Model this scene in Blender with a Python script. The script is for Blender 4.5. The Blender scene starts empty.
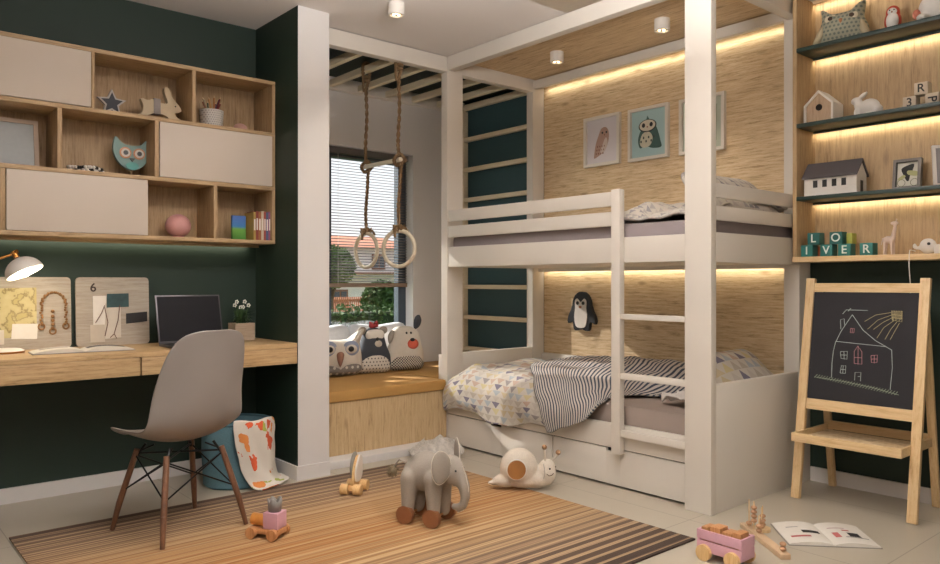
import bpy, bmesh, math, random
from mathutils import Vector, Matrix, noise
random.seed(7)
C = bpy.context.scene.collection
PI = math.pi
def rad(a): return a*PI/180
def lin(h):
    h = h.lstrip('#'); o = []
    for i in (0,2,4):
        c = int(h[i:i+2],16)/255
        o.append(c/12.92 if c <= .04045 else ((c+.055)/1.055)**2.4)
    return (o[0],o[1],o[2],1)

# ------------------------------------------------------------ materials
def newmat(name):
    m = bpy.data.materials.new(name); m.use_nodes = True
    return m, m.node_tree, m.node_tree.nodes['Principled BSDF']
def N(nt, t, **k):
    n = nt.nodes.new(t)
    for a, v in k.items():
        if hasattr(n, a): setattr(n, a, v)
        else: n.inputs[a].default_value = v
    return n
def math_n(nt, op, a, b=None, c=None):
    n = nt.nodes.new('ShaderNodeMath'); n.operation = op
    for i, v in enumerate((a, b, c)):
        if v is None: continue
        if isinstance(v, (int, float)): n.inputs[i].default_value = v
        else: nt.links.new(v, n.inputs[i])
    return n.outputs[0]
def ramp(nt, fac, stops, interp='LINEAR'):
    n = nt.nodes.new('ShaderNodeValToRGB'); n.color_ramp.interpolation = interp
    e = n.color_ramp.elements
    while len(e) < len(stops): e.new(.5)
    for i, (p, c) in enumerate(stops):
        e[i].position = p; e[i].color = c if isinstance(c, tuple) and len(c) == 4 else lin(c)
    nt.links.new(fac, n.inputs[0]); return n.outputs[0]
def mixc(nt, f, a, b, mode='MIX'):
    n = nt.nodes.new('ShaderNodeMix'); n.data_type = 'RGBA'; n.blend_type = mode
    for s, v in ((n.inputs[0], f), (n.inputs[6], a), (n.inputs[7], b)):
        if isinstance(v, (int, float, tuple)): s.default_value = v
        elif isinstance(v, str): s.default_value = lin(v)
        else: nt.links.new(v, s)
    return n.outputs[2]
def bump(nt, bs, h, strength=.3, dist=.002):
    b = N(nt, 'ShaderNodeBump'); b.inputs['Strength'].default_value = strength; b.inputs['Distance'].default_value = dist
    nt.links.new(h, b.inputs['Height']); nt.links.new(b.outputs[0], bs.inputs['Normal'])
_mc = {}
def plain(name, col, rough=.6, metal=0, var=.06, nscale=40, bmp=0, spec=.5, emis=0):
    if name in _mc: return _mc[name]
    m, nt, bs = newmat(name)
    bs.inputs['Roughness'].default_value = rough; bs.inputs['Metallic'].default_value = metal
    bs.inputs['Specular IOR Level'].default_value = spec
    tc = N(nt, 'ShaderNodeTexCoord'); no = N(nt, 'ShaderNodeTexNoise'); no.inputs['Scale'].default_value = nscale
    nt.links.new(tc.outputs['Object'], no.inputs['Vector'])
    c = lin(col); a = tuple(x*(1-var) for x in c[:3])+(1,); b = tuple(min(1,x*(1+var)) for x in c[:3])+(1,)
    nt.links.new(mixc(nt, no.outputs[0], a, b), bs.inputs['Base Color'])
    if bmp: bump(nt, bs, no.outputs[0], bmp)
    if emis: bs.inputs['Emission Color'].default_value = c; bs.inputs['Emission Strength'].default_value = emis
    _mc[name] = m; return m
def wood(name, dark, mid, light, axis=0, s=1.0, rough=.55, knots=True):
    m, nt, bs = newmat(name)
    tc = N(nt, 'ShaderNodeTexCoord'); mp = N(nt, 'ShaderNodeMapping')
    sc = [85*s]*3; sc[axis] = 6*s; mp.inputs['Scale'].default_value = sc
    nt.links.new(tc.outputs['Object'], mp.inputs[0])
    n1 = N(nt, 'ShaderNodeTexNoise'); n1.inputs['Scale'].default_value = 1; n1.inputs['Detail'].default_value = 6; n1.inputs['Roughness'].default_value=.8
    n1.inputs['Distortion'].default_value = .25
    nt.links.new(mp.outputs[0], n1.inputs['Vector'])
    col = ramp(nt, n1.outputs[0], [(.34,dark),(.46,mid),(.62,light)])
    mp2 = N(nt, 'ShaderNodeMapping'); s2 = [7*s]*3; s2[axis] = .9*s; mp2.inputs['Scale'].default_value = s2
    nt.links.new(tc.outputs['Object'], mp2.inputs[0])
    n2 = N(nt, 'ShaderNodeTexNoise'); n2.inputs['Scale'].default_value = 1; n2.inputs['Detail'].default_value = 2
    nt.links.new(mp2.outputs[0], n2.inputs['Vector'])
    col = mixc(nt, math_n(nt,'MULTIPLY',n2.outputs[0],.35), col, mid)
    if knots:
        mp3 = N(nt, 'ShaderNodeMapping'); s3 = [11*s]*3; s3[axis] = 4.2*s; mp3.inputs['Scale'].default_value = s3
        nt.links.new(tc.outputs['Object'], mp3.inputs[0])
        v = N(nt, 'ShaderNodeTexVoronoi'); v.inputs['Scale'].default_value = 1
        nt.links.new(mp3.outputs[0], v.inputs['Vector'])
        w = N(nt,'ShaderNodeSeparateColor'); nt.links.new(v.outputs['Color'], w.inputs[0])
        few = math_n(nt,'GREATER_THAN', w.outputs[0], .72)
        k = ramp(nt, v.outputs['Distance'], [(.04,(1,1,1,1)),(.2,(0,0,0,1))])
        col = mixc(nt, math_n(nt,'MULTIPLY',math_n(nt,'MULTIPLY',k,few),.75), col, dark)
    nt.links.new(col, bs.inputs['Base Color']); bs.inputs['Roughness'].default_value = rough
    bump(nt, bs, n1.outputs[0], .3, .001)
    return m
def uvpat(name, fn, rough=.9, bmp=.3):
    m, nt, bs = newmat(name)
    tc = N(nt, 'ShaderNodeTexCoord'); sp = N(nt, 'ShaderNodeSeparateXYZ')
    nt.links.new(tc.outputs['UV'], sp.inputs[0])
    nt.links.new(fn(nt, sp.outputs[0], sp.outputs[1], tc), bs.inputs['Base Color'])
    bs.inputs['Roughness'].default_value = rough
    no = N(nt, 'ShaderNodeTexNoise'); no.inputs['Scale'].default_value = 90
    nt.links.new(tc.outputs['Object'], no.inputs['Vector']); bump(nt, bs, no.outputs[0], bmp, .002)
    return m
def objpat(name, fn, rough=.9):
    m, nt, bs = newmat(name)
    tc = N(nt, 'ShaderNodeTexCoord'); sp = N(nt, 'ShaderNodeSeparateXYZ')
    nt.links.new(tc.outputs['Object'], sp.inputs[0])
    nt.links.new(fn(nt, sp.outputs[0], sp.outputs[1], sp.outputs[2], tc), bs.inputs['Base Color'])
    bs.inputs['Roughness'].default_value = rough
    return m
def tri_pat(pal, size):
    def fn(nt, u, v, tc):
        a = math_n(nt,'DIVIDE',u,size); b = math_n(nt,'DIVIDE',v,size)
        fa = math_n(nt,'FRACT',a); fb = math_n(nt,'FRACT',b)
        cb = N(nt,'ShaderNodeCombineXYZ'); nt.links.new(math_n(nt,'FLOOR',a), cb.inputs[0]); nt.links.new(math_n(nt,'FLOOR',b), cb.inputs[1])
        wn = N(nt,'ShaderNodeTexWhiteNoise'); nt.links.new(cb.outputs[0], wn.inputs['Vector'])
        k = len(pal)
        col = ramp(nt, wn.outputs['Value'], [(i/k, c) for i, c in enumerate(pal)], 'CONSTANT')
        d = math_n(nt,'MULTIPLY',math_n(nt,'ABSOLUTE',math_n(nt,'SUBTRACT',fa,.5)),2)
        mask = math_n(nt,'LESS_THAN', d, math_n(nt,'SUBTRACT',.97,fb))
        return mixc(nt, mask, '#c3bcb1', col)
    return fn
def stripes(c1, c2, per, duty=.5):
    def fn(nt, u, v, tc):
        f = math_n(nt,'FRACT',math_n(nt,'DIVIDE',u,per))
        return mixc(nt, math_n(nt,'LESS_THAN',f,duty), c1, c2)
    return fn

WHITE = plain('white_lacquer','#ded7cd',.42,var=.02,nscale=6)
DOORW = plain('door_cream','#cfc2b4',.5,var=.015,nscale=6)
WALLW = plain('white_wall_paint','#dcd8d5',.85,var=.02,nscale=4)
CEIL = plain('ceiling_paint','#e2dcd8',.9,var=.02,nscale=3)
GREEN = plain('dark_green_paint','#182b20',.62,var=.05,nscale=3)
GREEN_DAYLIT = plain('dark_green_daylit','#2c4a50',.6,var=.05,nscale=3)  # dark green wall paint, cool window daylight mixed into its colour
OAKX = wood('oak_x','#866a48','#b3946a','#c5a87e',0)
OAKY = wood('oak_y','#957855','#d0b48c','#e6d2b0',1)
OAKZ = wood('oak_z','#82664a','#ae9069','#c0a37b',2)
CABX = wood('cabinet_oak_x','#80664a','#ab8f6a','#bfa47e',0)
CABZ = wood('cabinet_oak_z','#7b6245','#a28560','#b69b75',2)
BENCHW = wood('bench_oak','#8f7450','#bfa47b','#cdb48c',2)
BEECH = wood('beech','#c39d6c','#d9b98a','#e3c79b',2,1,.45,False)
BEECHX = wood('beech_across','#c39d6c','#d9b98a','#e3c79b',1,1,.45,False)
RUNG = wood('pale_rung_wood','#d3c2a2','#e2d3b6','#eaddc4',1,1,.5,False)
WALNUT = wood('walnut_leg','#4a3122','#674530','#77533c',2,1,.4,False)
TOYWOOD = wood('toy_wood','#96643c','#bb8455','#cd9a6a',2,2,.45,False)
TOYLIGHT = wood('toy_wood_light','#c9995c','#dfb67c','#e9c792',2,2,.45,False)
BLACK = plain('black_metal','#1a1a1a',.4,.6)
DARKFR = plain('window_frame_grey','#3c4650',.45,.2)
DKSHELF = plain('dark_green_shelf','#22352f',.45,var=.05)
BRASS = plain('brass','#b07a3c',.3,.9)
SHELL = plain('chair_plastic','#8b8480',.45,var=.01,nscale=3)
WHT = plain('matte_white','#e6e0d8',.6)
ROPE = plain('hemp_rope','#7c6346',.95,var=.35,nscale=120,bmp=.8)
GREYF = plain('grey_fabric','#9b9287',.95,var=.1,nscale=160,bmp=.6)
DGREYF = plain('dark_grey_fabric','#5d5b5c',.95,var=.12,nscale=160,bmp=.6)
WOOL = plain('cream_wool','#d9cfc0',.95,var=.12,nscale=130,bmp=.8)
SHEET = plain('taupe_sheet','#9a8b82',.9,var=.04,nscale=14,bmp=.3)
PINK = plain('pink_paint','#d3a3b0',.5)
EYE = plain('black_plastic','#111111',.3)
BEAK = plain('orange_felt','#b07650',.9)
RED = plain('red_paint','#c0452f',.6)
LEDM = plain('led_diffuser','#ffe0a8',.5,emis=.7)

# ------------------------------------------------------------ mesh builder
class MB:
    def __init__(s): s.bm = bmesh.new(); s.uv = s.bm.loops.layers.uv.new('UVMap')
    def box(s, x0,x1,y0,y1,z0,z1, bev=0):
        r = bmesh.ops.create_cube(s.bm, size=1, matrix=Matrix.Translation(((x0+x1)/2,(y0+y1)/2,(z0+z1)/2)) @ Matrix.Diagonal((abs(x1-x0),abs(y1-y0),abs(z1-z0),1)))
        if bev:
            es = {e for v in r['verts'] for e in v.link_edges}
            bmesh.ops.bevel(s.bm, geom=list(es), offset=bev, segments=2, profile=.6, affect='EDGES')
        return s
    def mbox(s, M, sx, sy, sz, bev=0):
        r = bmesh.ops.create_cube(s.bm, size=1, matrix=M @ Matrix.Diagonal((sx,sy,sz,1)))
        if bev:
            es = {e for v in r['verts'] for e in v.link_edges}
            bmesh.ops.bevel(s.bm, geom=list(es), offset=bev, segments=2, profile=.6, affect='EDGES')
        return s
    def bar(s, a, b, w, t, up=(0,0,1), bev=0):
        a, b = Vector(a), Vector(b); z = (b-a).normalized(); x = Vector(up).cross(z)
        if x.length < 1e-4: x = Vector((1,0,0))
        x.normalize(); y = z.cross(x)
        M = Matrix.Translation((a+b)/2) @ Matrix((x,y,z)).transposed().to_4x4()
        return s.mbox(M, w, t, (b-a).length, bev)
    def cyl(s, a, b, r0, r1=None, n=20):
        a, b = Vector(a), Vector(b); r1 = r0 if r1 is None else r1
        q = (b-a).to_track_quat('Z','Y').to_matrix().to_4x4()
        bmesh.ops.create_cone(s.bm, cap_ends=True, segments=n, radius1=max(r0,1e-5), radius2=max(r1,1e-5), depth=(b-a).length, matrix=Matrix.Translation((a+b)/2) @ q)
        return s
    def sph(s, c, r, sc=(1,1,1), n=20, R=None):
        M = Matrix.Translation(c)
        if R: M = M @ R
        bmesh.ops.create_uvsphere(s.bm, u_segments=n, v_segments=max(8,n*2//3), radius=r, matrix=M @ Matrix.Diagonal((*sc,1)))
        return s
    def tube(s, pts, r, n=8, closed=False):
        pts = [Vector(p) for p in pts]; rings = []; m = len(pts); px = None
        for i, p in enumerate(pts):
            d = (pts[(i+1) % m]-pts[i-1]) if closed or 0 < i < m-1 else (pts[1]-pts[0] if i == 0 else pts[-1]-pts[-2])
            d.normalize()
            if px is None: px = d.orthogonal().normalized()
            px = (px-d*px.dot(d)).normalized(); py = d.cross(px)
            rr = r[i] if isinstance(r, (list,tuple)) else r
            rings.append([s.bm.verts.new(p+(px*math.cos(2*PI*k/n)+py*math.sin(2*PI*k/n))*rr) for k in range(n)])
        for i in range(m if closed else m-1):
            a, b = rings[i], rings[(i+1) % m]
            for k in range(n): s.bm.faces.new((a[k],a[(k+1)%n],b[(k+1)%n],b[k]))
        if not closed:
            s.bm.faces.new(rings[0][::-1]); s.bm.faces.new(rings[-1])
        return s
    def lathe(s, prof, c=(0,0,0), n=32, R=None):
        c = Vector(c); rings = []
        for r, z in prof:
            ring = []
            for k in range(n):
                v = Vector((max(r,1e-5)*math.cos(2*PI*k/n), max(r,1e-5)*math.sin(2*PI*k/n), z))
                if R: v = R @ v
                ring.append(s.bm.verts.new(c+v))
            rings.append(ring)
        for a, b in zip(rings, rings[1:]):
            for k in range(n): s.bm.faces.new((a[k],a[(k+1)%n],b[(k+1)%n],b[k]))
        return s
    def prism(s, pts, y0, y1, bev=0, plane='XZ'):          # outline extruded along the third axis
        def V(p, y): return (p[0],y,p[1]) if plane == 'XZ' else ((y,p[0],p[1]) if plane == 'YZ' else (p[0],p[1],y))
        a = [s.bm.verts.new(V(p,y0)) for p in pts]; b = [s.bm.verts.new(V(p,y1)) for p in pts]
        n = len(pts); fs = [s.bm.faces.new(a), s.bm.faces.new(b[::-1])]
        for i in range(n): fs.append(s.bm.faces.new((a[i],b[i],b[(i+1)%n],a[(i+1)%n])))
        if bev:
            bmesh.ops.bevel(s.bm, geom=[e for f in fs[:2] for e in f.edges], offset=bev, segments=2, affect='EDGES')
        return s
    def puff(s, out, t, y=0, power=2.4, rings=7, c=None, M=None, flat=False):      # stuffed shape from an outline in XZ
        n = len(out); cx = sum(p[0] for p in out)/n if c is None else c[0]; cz = sum(p[1] for p in out)/n if c is None else c[1]
        def V(x,yy,z):
            v = Vector((x,yy,z)); return M @ v if M else v
        rim = [s.bm.verts.new(V(p[0],y,p[1])) for p in out]
        for sg in ((-1,) if flat else (-1,1)):
            prev = rim
            for k in range(1, rings):
                f = math.cos(k/rings*PI/2); h = t*(max(0,1-f**power))**.5*sg
                ring = [s.bm.verts.new(V(cx+(p[0]-cx)*f, y+h, cz+(p[1]-cz)*f)) for p in out]
                for i in range(n): s.bm.faces.new((prev[i],prev[(i+1)%n],ring[(i+1)%n],ring[i]))
                prev = ring
            top = s.bm.verts.new(V(cx,y+t*sg,cz))
            for i in range(n): s.bm.faces.new((prev[i],prev[(i+1)%n],top))
        if flat: s.bm.faces.new(rim)
        return s
    def grid(s, P, uv=None, closed=False):                    # P[i][j] positions
        V = [[s.bm.verts.new(p) for p in row] for row in P]
        for i in range(len(P)-1):
            for j in range(len(P[0])-1):
                f = s.bm.faces.new((V[i][j],V[i+1][j],V[i+1][j+1],V[i][j+1])); f.smooth = True
                if uv:
                    for l, (a,b) in zip(f.loops, ((i,j),(i+1,j),(i+1,j+1),(i,j+1))): l[s.uv].uv = uv[a][b]
        return s
    def move(s, M):
        bmesh.ops.transform(s.bm, matrix=M, verts=s.bm.verts[:]); return s
    def build(s, name, m, parent=None, smooth=None, world=True, autoang=40):
        if s.bm.faces: bmesh.ops.recalc_face_normals(s.bm, faces=s.bm.faces[:])
        me = bpy.data.meshes.new(name); 
        if parent and world and parent.get('_w'): bmesh.ops.translate(s.bm, vec=-wloc(parent), verts=s.bm.verts[:])
        ang = rad(autoang)
        for e in s.bm.edges:
            if len(e.link_faces) == 2 and e.calc_face_angle(0) > ang: e.smooth = False
        for f in s.bm.faces: f.smooth = True
        s.bm.to_mesh(me); s.bm.free()
        for x in (m if isinstance(m, (list,tuple)) else [m]): me.materials.append(x)
        o = bpy.data.objects.new(name, me); C.objects.link(o)
        if parent: o.parent = parent
        if parent and parent.get('_w'): o['_w'] = 1
        return o
def wloc(p):
    v = Vector((0,0,0))
    while p: v += p.location; p = p.parent
    return v
def thing(name, loc, label, cat, group=None, rz=0, world=False):
    o = bpy.data.objects.new(name, None); o.empty_display_size = .05; C.objects.link(o)
    o.location = loc; o.rotation_euler = (0,0,rad(rz))
    if world: o['_w'] = 1                                  # parts are given in room coordinates
    return tag(o, label, cat, group)
def tag(o, label, cat, group=None, kind=None):
    o['label'] = label; o['category'] = cat
    if group: o['group'] = group
    if kind: o['kind'] = kind
    return o
def struct(o): o['kind'] = 'structure'; return o
def sub(o, lv=1):
    m = o.modifiers.new('s','SUBSURF'); m.levels = lv; m.render_levels = lv; return o
def solid(o, t, off=0):
    m = o.modifiers.new('t','SOLIDIFY'); m.thickness = t; m.offset = off; return o
def remesh(o, v=.005, it=4):
    m = o.modifiers.new('r','REMESH'); m.mode = 'VOXEL'; m.voxel_size = v; m.use_smooth_shade = True
    k = o.modifiers.new('k','SMOOTH'); k.iterations = it; k.factor = .6; return o
def cr(p, t):                                               # Catmull-Rom on a list
    n = len(p)-1; i = min(int(t), n-1); f = t-i
    g = lambda k: Vector(p[max(0,min(n,k))])
    a,b,c,d = g(i-1),g(i),g(i+1),g(i+2)
    return .5*((2*b)+(c-a)*f+(2*a-5*b+4*c-d)*f*f+(3*b-a-3*c+d)*f**3)
def cloth(ctrl, nu, nv, wr=.006, fr=6, seed=0, su=None, sv=None):
    P, U = [], []
    R, K = len(ctrl)-1, len(ctrl[0])-1
    for i in range(nu+1):
        row, ur = [], []
        tu = i/nu*R
        for j in range(nv+1):
            tv = j/nv*K
            p = cr([cr(r, tv) for r in ctrl], tu)
            q = Vector((tu*2+seed, tv*2, seed))
            p = p+Vector((noise.noise(p*fr+Vector((seed,0,0))), noise.noise(p*fr+Vector((0,seed+9,0))), noise.noise(p*fr*1.3+Vector((0,3,seed)))*1.4))*wr
            row.append(p); ur.append((i/nu*(su or 1), j/nv*(sv or 1)))
        P.append(row); U.append(ur)
    return P, U
def text_mesh(body, size, ext):
    cu = bpy.data.curves.new('t','FONT'); cu.body = body; cu.size = size; cu.extrude = ext; cu.align_x = 'CENTER'; cu.align_y = 'CENTER'
    cu.offset = size*.012
    o = bpy.data.objects.new('t', cu); C.objects.link(o); bpy.context.view_layer.update()
    me = bpy.data.meshes.new_from_object(o.evaluated_get(bpy.context.evaluated_depsgraph_get()))
    bpy.data.objects.remove(o); return me
def lettering(name, body, size, ext, m, parent, loc, rot):
    me = text_mesh(body, size, ext); me.name = name; me.materials.clear(); me.materials.append(m)
    o = bpy.data.objects.new(name, me); C.objects.link(o); o.parent = parent; o.location = loc; o.rotation_euler = rot; return o
def copy_tree(o, parent=None):
    c = o.copy(); C.objects.link(c)
    if parent: c.parent = parent
    for ch in list(o.children): copy_tree(ch, c)
    return c
def ell(cx, cz, rx, rz, n=24, a0=0): return [(cx+rx*math.cos(a0+2*PI*k/n), cz+rz*math.sin(a0+2*PI*k/n)) for k in range(n)]
def smooth_out(pts, n=4):
    out = []; m = len(pts)
    for i in range(m):
        a,b,c,d = (Vector(pts[(i+k-1)%m]) for k in range(4))
        for j in range(n):
            f = j/n; p = .5*((2*b)+(c-a)*f+(2*a-5*b+4*c-d)*f*f+(3*b-a-3*c+d)*f**3); out.append((p.x,p.y))
    return out
def area(name, loc, sx, sy, power, col, rot, spread=180, parent=None):
    l = bpy.data.lights.new(name,'AREA'); l.shape = 'RECTANGLE'; l.size = sx; l.size_y = sy; l.energy = power; l.color = col; l.spread = rad(spread)
    o = bpy.data.objects.new(name, l); C.objects.link(o); o.location = loc; o.rotation_euler = rot
    return o
H = 2.59
XW = 4.09      # wall behind the bed and the shelves
YF = 3.92      # plane of the bed end frame and bench front
XB = 3.155     # bed front

# ------------------------------------------------------------ room shell
fm, nt, bs = newmat('floor_tiles')
tc = N(nt,'ShaderNodeTexCoord'); mp = N(nt,'ShaderNodeMapping'); mp.inputs['Location'].default_value = (.22,.45,0)
nt.links.new(tc.outputs['Object'], mp.inputs[0])
bk = N(nt,'ShaderNodeTexBrick'); bk.offset = 0; bk.inputs['Scale'].default_value = 1
bk.inputs['Brick Width'].default_value = .8; bk.inputs['Row Height'].default_value = .8; bk.inputs['Mortar Size'].default_value = .0025
bk.inputs['Color1'].default_value = lin('#b5ab9a'); bk.inputs['Color2'].default_value = lin('#b8af9f'); bk.inputs['Mortar'].default_value = lin('#8f8676')
nt.links.new(mp.outputs[0], bk.inputs[0]); nz = N(nt,'ShaderNodeTexNoise'); nz.inputs['Scale'].default_value = 5; nz.inputs['Detail'].default_value = 8
nt.links.new(tc.outputs['Object'], nz.inputs[0])
nt.links.new(mixc(nt, math_n(nt,'MULTIPLY',nz.outputs[0],.3), bk.outputs[0], '#a89e8c'), bs.inputs['Base Color']); bs.inputs['Roughness'].default_value = .3
struct(MB().box(-3,5,-2,5.1,-.1,0).build('floor', fm))
struct(MB().box(-3,5,-2,4.45,H,H+.12).box(-3,1.9,4.45,5.1,H,H+.12).build('ceiling', CEIL))
struct(MB().box(1.9,5,4.45,5.1,H+.001,H+.12).box(1.96,XW,3.99,4.9,H-.004,H-.0005).build('trim_1', GREEN))
struct(MB().box(-3,1.957,4.26,4.4,0,H).build('wall_desk', GREEN))
struct(MB().box(-2.62,-2.5,-1.62,4.26,0,H).build('wall_left', WALLW))
struct(MB().box(-2.5,XW,-1.62,-1.5,0,H).build('wall_back', WALLW))
# partition: white front, green desk side
p = MB().box(1.957,2.15,3.73,4.9,0,H)
p.bm.faces.ensure_lookup_table()
for f in p.bm.faces:
    if f.normal.x < -.9 or f.calc_center_median().x < 1.96: f.material_index = 1
struct(p.build('wall_partition', [WALLW, GREEN]))
# window wall with its opening
WX0, WX1, WZ0, WZ1 = 2.28, 3.59, .62, 2.10
struct(MB().box(2.15,WX0,4.9,5.1,0,H).box(WX1,4.3,4.9,5.1,0,H).box(WX0,WX1,4.9,5.1,0,WZ0).box(WX0,WX1,4.9,5.1,WZ1,H).build('wall_window', WALLW))
struct(MB().box(XW,4.3,-2,3.92,0,H).build('wall_right', GREEN))
struct(MB().box(XW,4.3,3.92,4.9,0,H).build('wall_climbing', GREEN_DAYLIT))
struct(MB().box(XW-.006,XW,1.92,YF,.0,H-.01).build('trim_2', OAKY))
struct(MB().box(-3,1.957,4.246,4.26,0,.075).build('baseboard_desk', WALLW))
struct(MB().box(1.943,1.957,3.716,4.246,0,.075).box(1.957,2.15,3.716,3.73,0,.075).build('baseboard_partition', WALLW))
struct(MB().box(XW-.014,XW,-2,1.912,0,.075).build('baseboard_right', WALLW))
struct(MB().box(2.15,XB-.01,3.80,3.925,0,.045,.003).build('trim_3', WALLW))
# window
w = MB()
fy0, fy1 = 5.0, 5.06
w.box(WX0,WX0+.07,fy0,fy1,WZ0,WZ1).box(WX1-.075,WX1,fy0,fy1,WZ0,WZ1).box(WX0+.07,WX1-.075,fy0,fy1,WZ0,WZ0+.07).box(WX0+.07,WX1-.075,fy0,fy1,WZ1-.07,WZ1).box(2.84,2.90,fy0,fy1,WZ0+.07,WZ1-.07)
win = struct(w.build('window_1', DARKFR))
gm = bpy.data.materials.new('window_glass'); gm.use_nodes = True; nt = gm.node_tree; nt.nodes.clear()
o_ = N(nt,'ShaderNodeOutputMaterial'); mx = N(nt,'ShaderNodeMixShader'); tr = N(nt,'ShaderNodeBsdfTransparent'); gl = N(nt,'ShaderNodeBsdfGlossy'); gl.inputs['Roughness'].default_value = .02
mx.inputs[0].default_value = .05; nt.links.new(tr.outputs[0], mx.inputs[1]); nt.links.new(gl.outputs[0], mx.inputs[2]); nt.links.new(mx.outputs[0], o_.inputs[0])
MB().box(WX0+.07,2.84,5.026,5.032,WZ0+.07,WZ1-.07).build('pane', gm, win); MB().box(2.90,WX1-.075,5.026,5.032,WZ0+.07,WZ1-.07).build('pane', gm, win)
# venetian blind
SLAT = plain('blind_slat','#5a5450',.6)
bl = thing('venetian_blind', (2.93,4.965,1.03), 'half-lowered dark slatted blind inside the window', 'blind', world=True)
b = MB()
z = 1.085
while z < WZ1-.05:
    b.mbox(Matrix.Translation((2.935,4.965,z)) @ Matrix.Rotation(rad(9),4,'X'), 1.26, .025, .0042)
    z += .0215
b.build('slats', SLAT, bl)
MB().box(2.30,3.575,4.945,4.985,WZ1-.05,WZ1-.003,.003).build('head_rail', SLAT, bl)
MB().box(2.30,3.57,4.95,4.98,1.04,1.072,.003).build('bottom_rail', plain('blind_rail','#8a7462',.6), bl)
b = MB()
for x in (2.45,2.93,3.42): b.cyl((x,4.951,1.06),(x,4.951,WZ1-.05),.0012,n=6)
b.build('cord', WHT, bl)

# ------------------------------------------------------------ outdoors
LEAF = plain('hedge_leaves','#3f5a28',.8,var=.5,nscale=9)
LEAF2 = plain('tree_leaves','#587038',.8,var=.5,nscale=7)
struct(MB().box(-30,60,5.1,70,-1.2,-1.0).build('ground', plain('lawn','#6c8048',.9,var=.2,nscale=3)))
def leafy(name, c, r, n, m, lab, cat, sc=(1,1,1), parent=None, box=None, ls=.05):
    b = MB()
    for i in range(n):
        if box: p = Vector((random.uniform(box[0],box[1]),random.uniform(box[2],box[3]),random.uniform(box[4],box[5])))
        else:
            v = Vector((random.gauss(0,1),random.gauss(0,1),random.gauss(0,1))).normalized()*r*(random.uniform(.35,1)**.4)
            p = Vector(c)+Vector((v.x*sc[0],v.y*sc[1],v.z*sc[2]))
        q = Matrix.Rotation(random.uniform(0,6.3),4,Vector((random.gauss(0,1),random.gauss(0,1),random.gauss(0,1))).normalized())
        a = [b.bm.verts.new(p+(q @ Vector(k))*ls) for k in ((-1,0,0),(0,-.5,.15),(1,0,0),(0,.5,.15))]
        b.bm.faces.new(a)
    o = b.build(name, m, parent)
    if lab: tag(o, lab, cat)
    return o
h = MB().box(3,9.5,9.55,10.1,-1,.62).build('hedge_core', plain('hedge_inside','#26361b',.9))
hd = thing('hedge', (6,9.8,-1), 'trimmed green hedge outside the window', 'hedge')
h.name = 'twigs'; h.parent = hd; h.location = (-6,-9.8,1)
o = leafy('foliage', None, 0, 5000, LEAF, None, None, box=(4.5,8.5,9.45,9.7,-.3,.74), ls=.045); o.parent = hd; o.location = (-6,-9.8,1)
def tree(c, r, hgt, m, lab, n=2200, ls=.09):
    t = thing('garden_tree', (c[0],c[1],-1), lab, 'tree')
    b = MB().cyl((0,0,0),(0,0,hgt),.09,.05,8)
    for k in range(6):
        a = k*1.05; b.cyl((0,0,hgt*.75),(r*.6*math.cos(a),r*.6*math.sin(a),hgt+r*.35),.035,.012,6)
    b.build('trunk', plain('bark','#5c4a3a',.9), t)
    leafy('foliage', (0,0,hgt+.2*r), r, n, m, None, None, parent=t, sc=(1,1,.85), ls=ls)
tree((8.5,12.6), .42, 1.65, LEAF, 'round leafy garden tree behind the hedge')
tree((6.7,11.6), .42, 2.25, LEAF2, 'tall pale green tree at the left edge of the window view')
tree((10.2,13.2), .45, 1.45, LEAF2, 'smaller pale tree behind the hedge, right end')
ho = thing('house', (13,20,-1), 'white house with brown windows and terracotta eaves across the garden', 'house', world=True)
HW = plain('house_plaster','#e6e2dc',.9); TER = plain('terracotta','#a5694c',.8,var=.2,nscale=6); BR = plain('house_window','#7a5238',.5); GLS = plain('house_glass','#39434c',.15)
MB().box(9,24,20,26,-1,1.32).build('wall', HW, ho); MB().box(11.2,15.2,21,26,1.32,2.2).build('upper_wall', HW, ho)
MB().prism([(19.3,1.32),(26.4,1.32),(26.4,1.45),(19.3,1.38)],8.6,24.4,plane='YZ').build('eave', TER, ho)
MB().prism([(20.6,2.2),(26.4,2.2),(23.5,2.75)],10.8,15.6,plane='YZ').build('roof', TER, ho)
for x0, z0, w_, h_, y in ((11.6,.25,.55,.6,20),(13.3,.1,.7,.8,20),(15.2,.1,.7,.8,20),(12.3,1.5,.5,.5,21),(13.7,1.5,.5,.5,21)):
    f = MB().box(x0,x0+w_,y-.06,y+.05,z0,z0+h_).build('window', BR, ho)
    MB().box(x0+.06,x0+w_/2-.03,y-.075,y-.061,z0+.06,z0+h_-.06).box(x0+w_/2+.03,x0+w_-.06,y-.075,y-.061,z0+.06,z0+h_-.06).build('pane', GLS, f)
b = MB()
for k in range(30): b.box(9.6+k*.06,9.63+k*.06,17.5,17.53,-1,.68)
tag(b.box(9.55,11.45,17.53,17.56,.55,.62).box(9.55,11.45,17.53,17.56,-.5,-.43).build('garden_gate', TER), 'low reddish wooden garden gate by the white house', 'gate')

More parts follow.
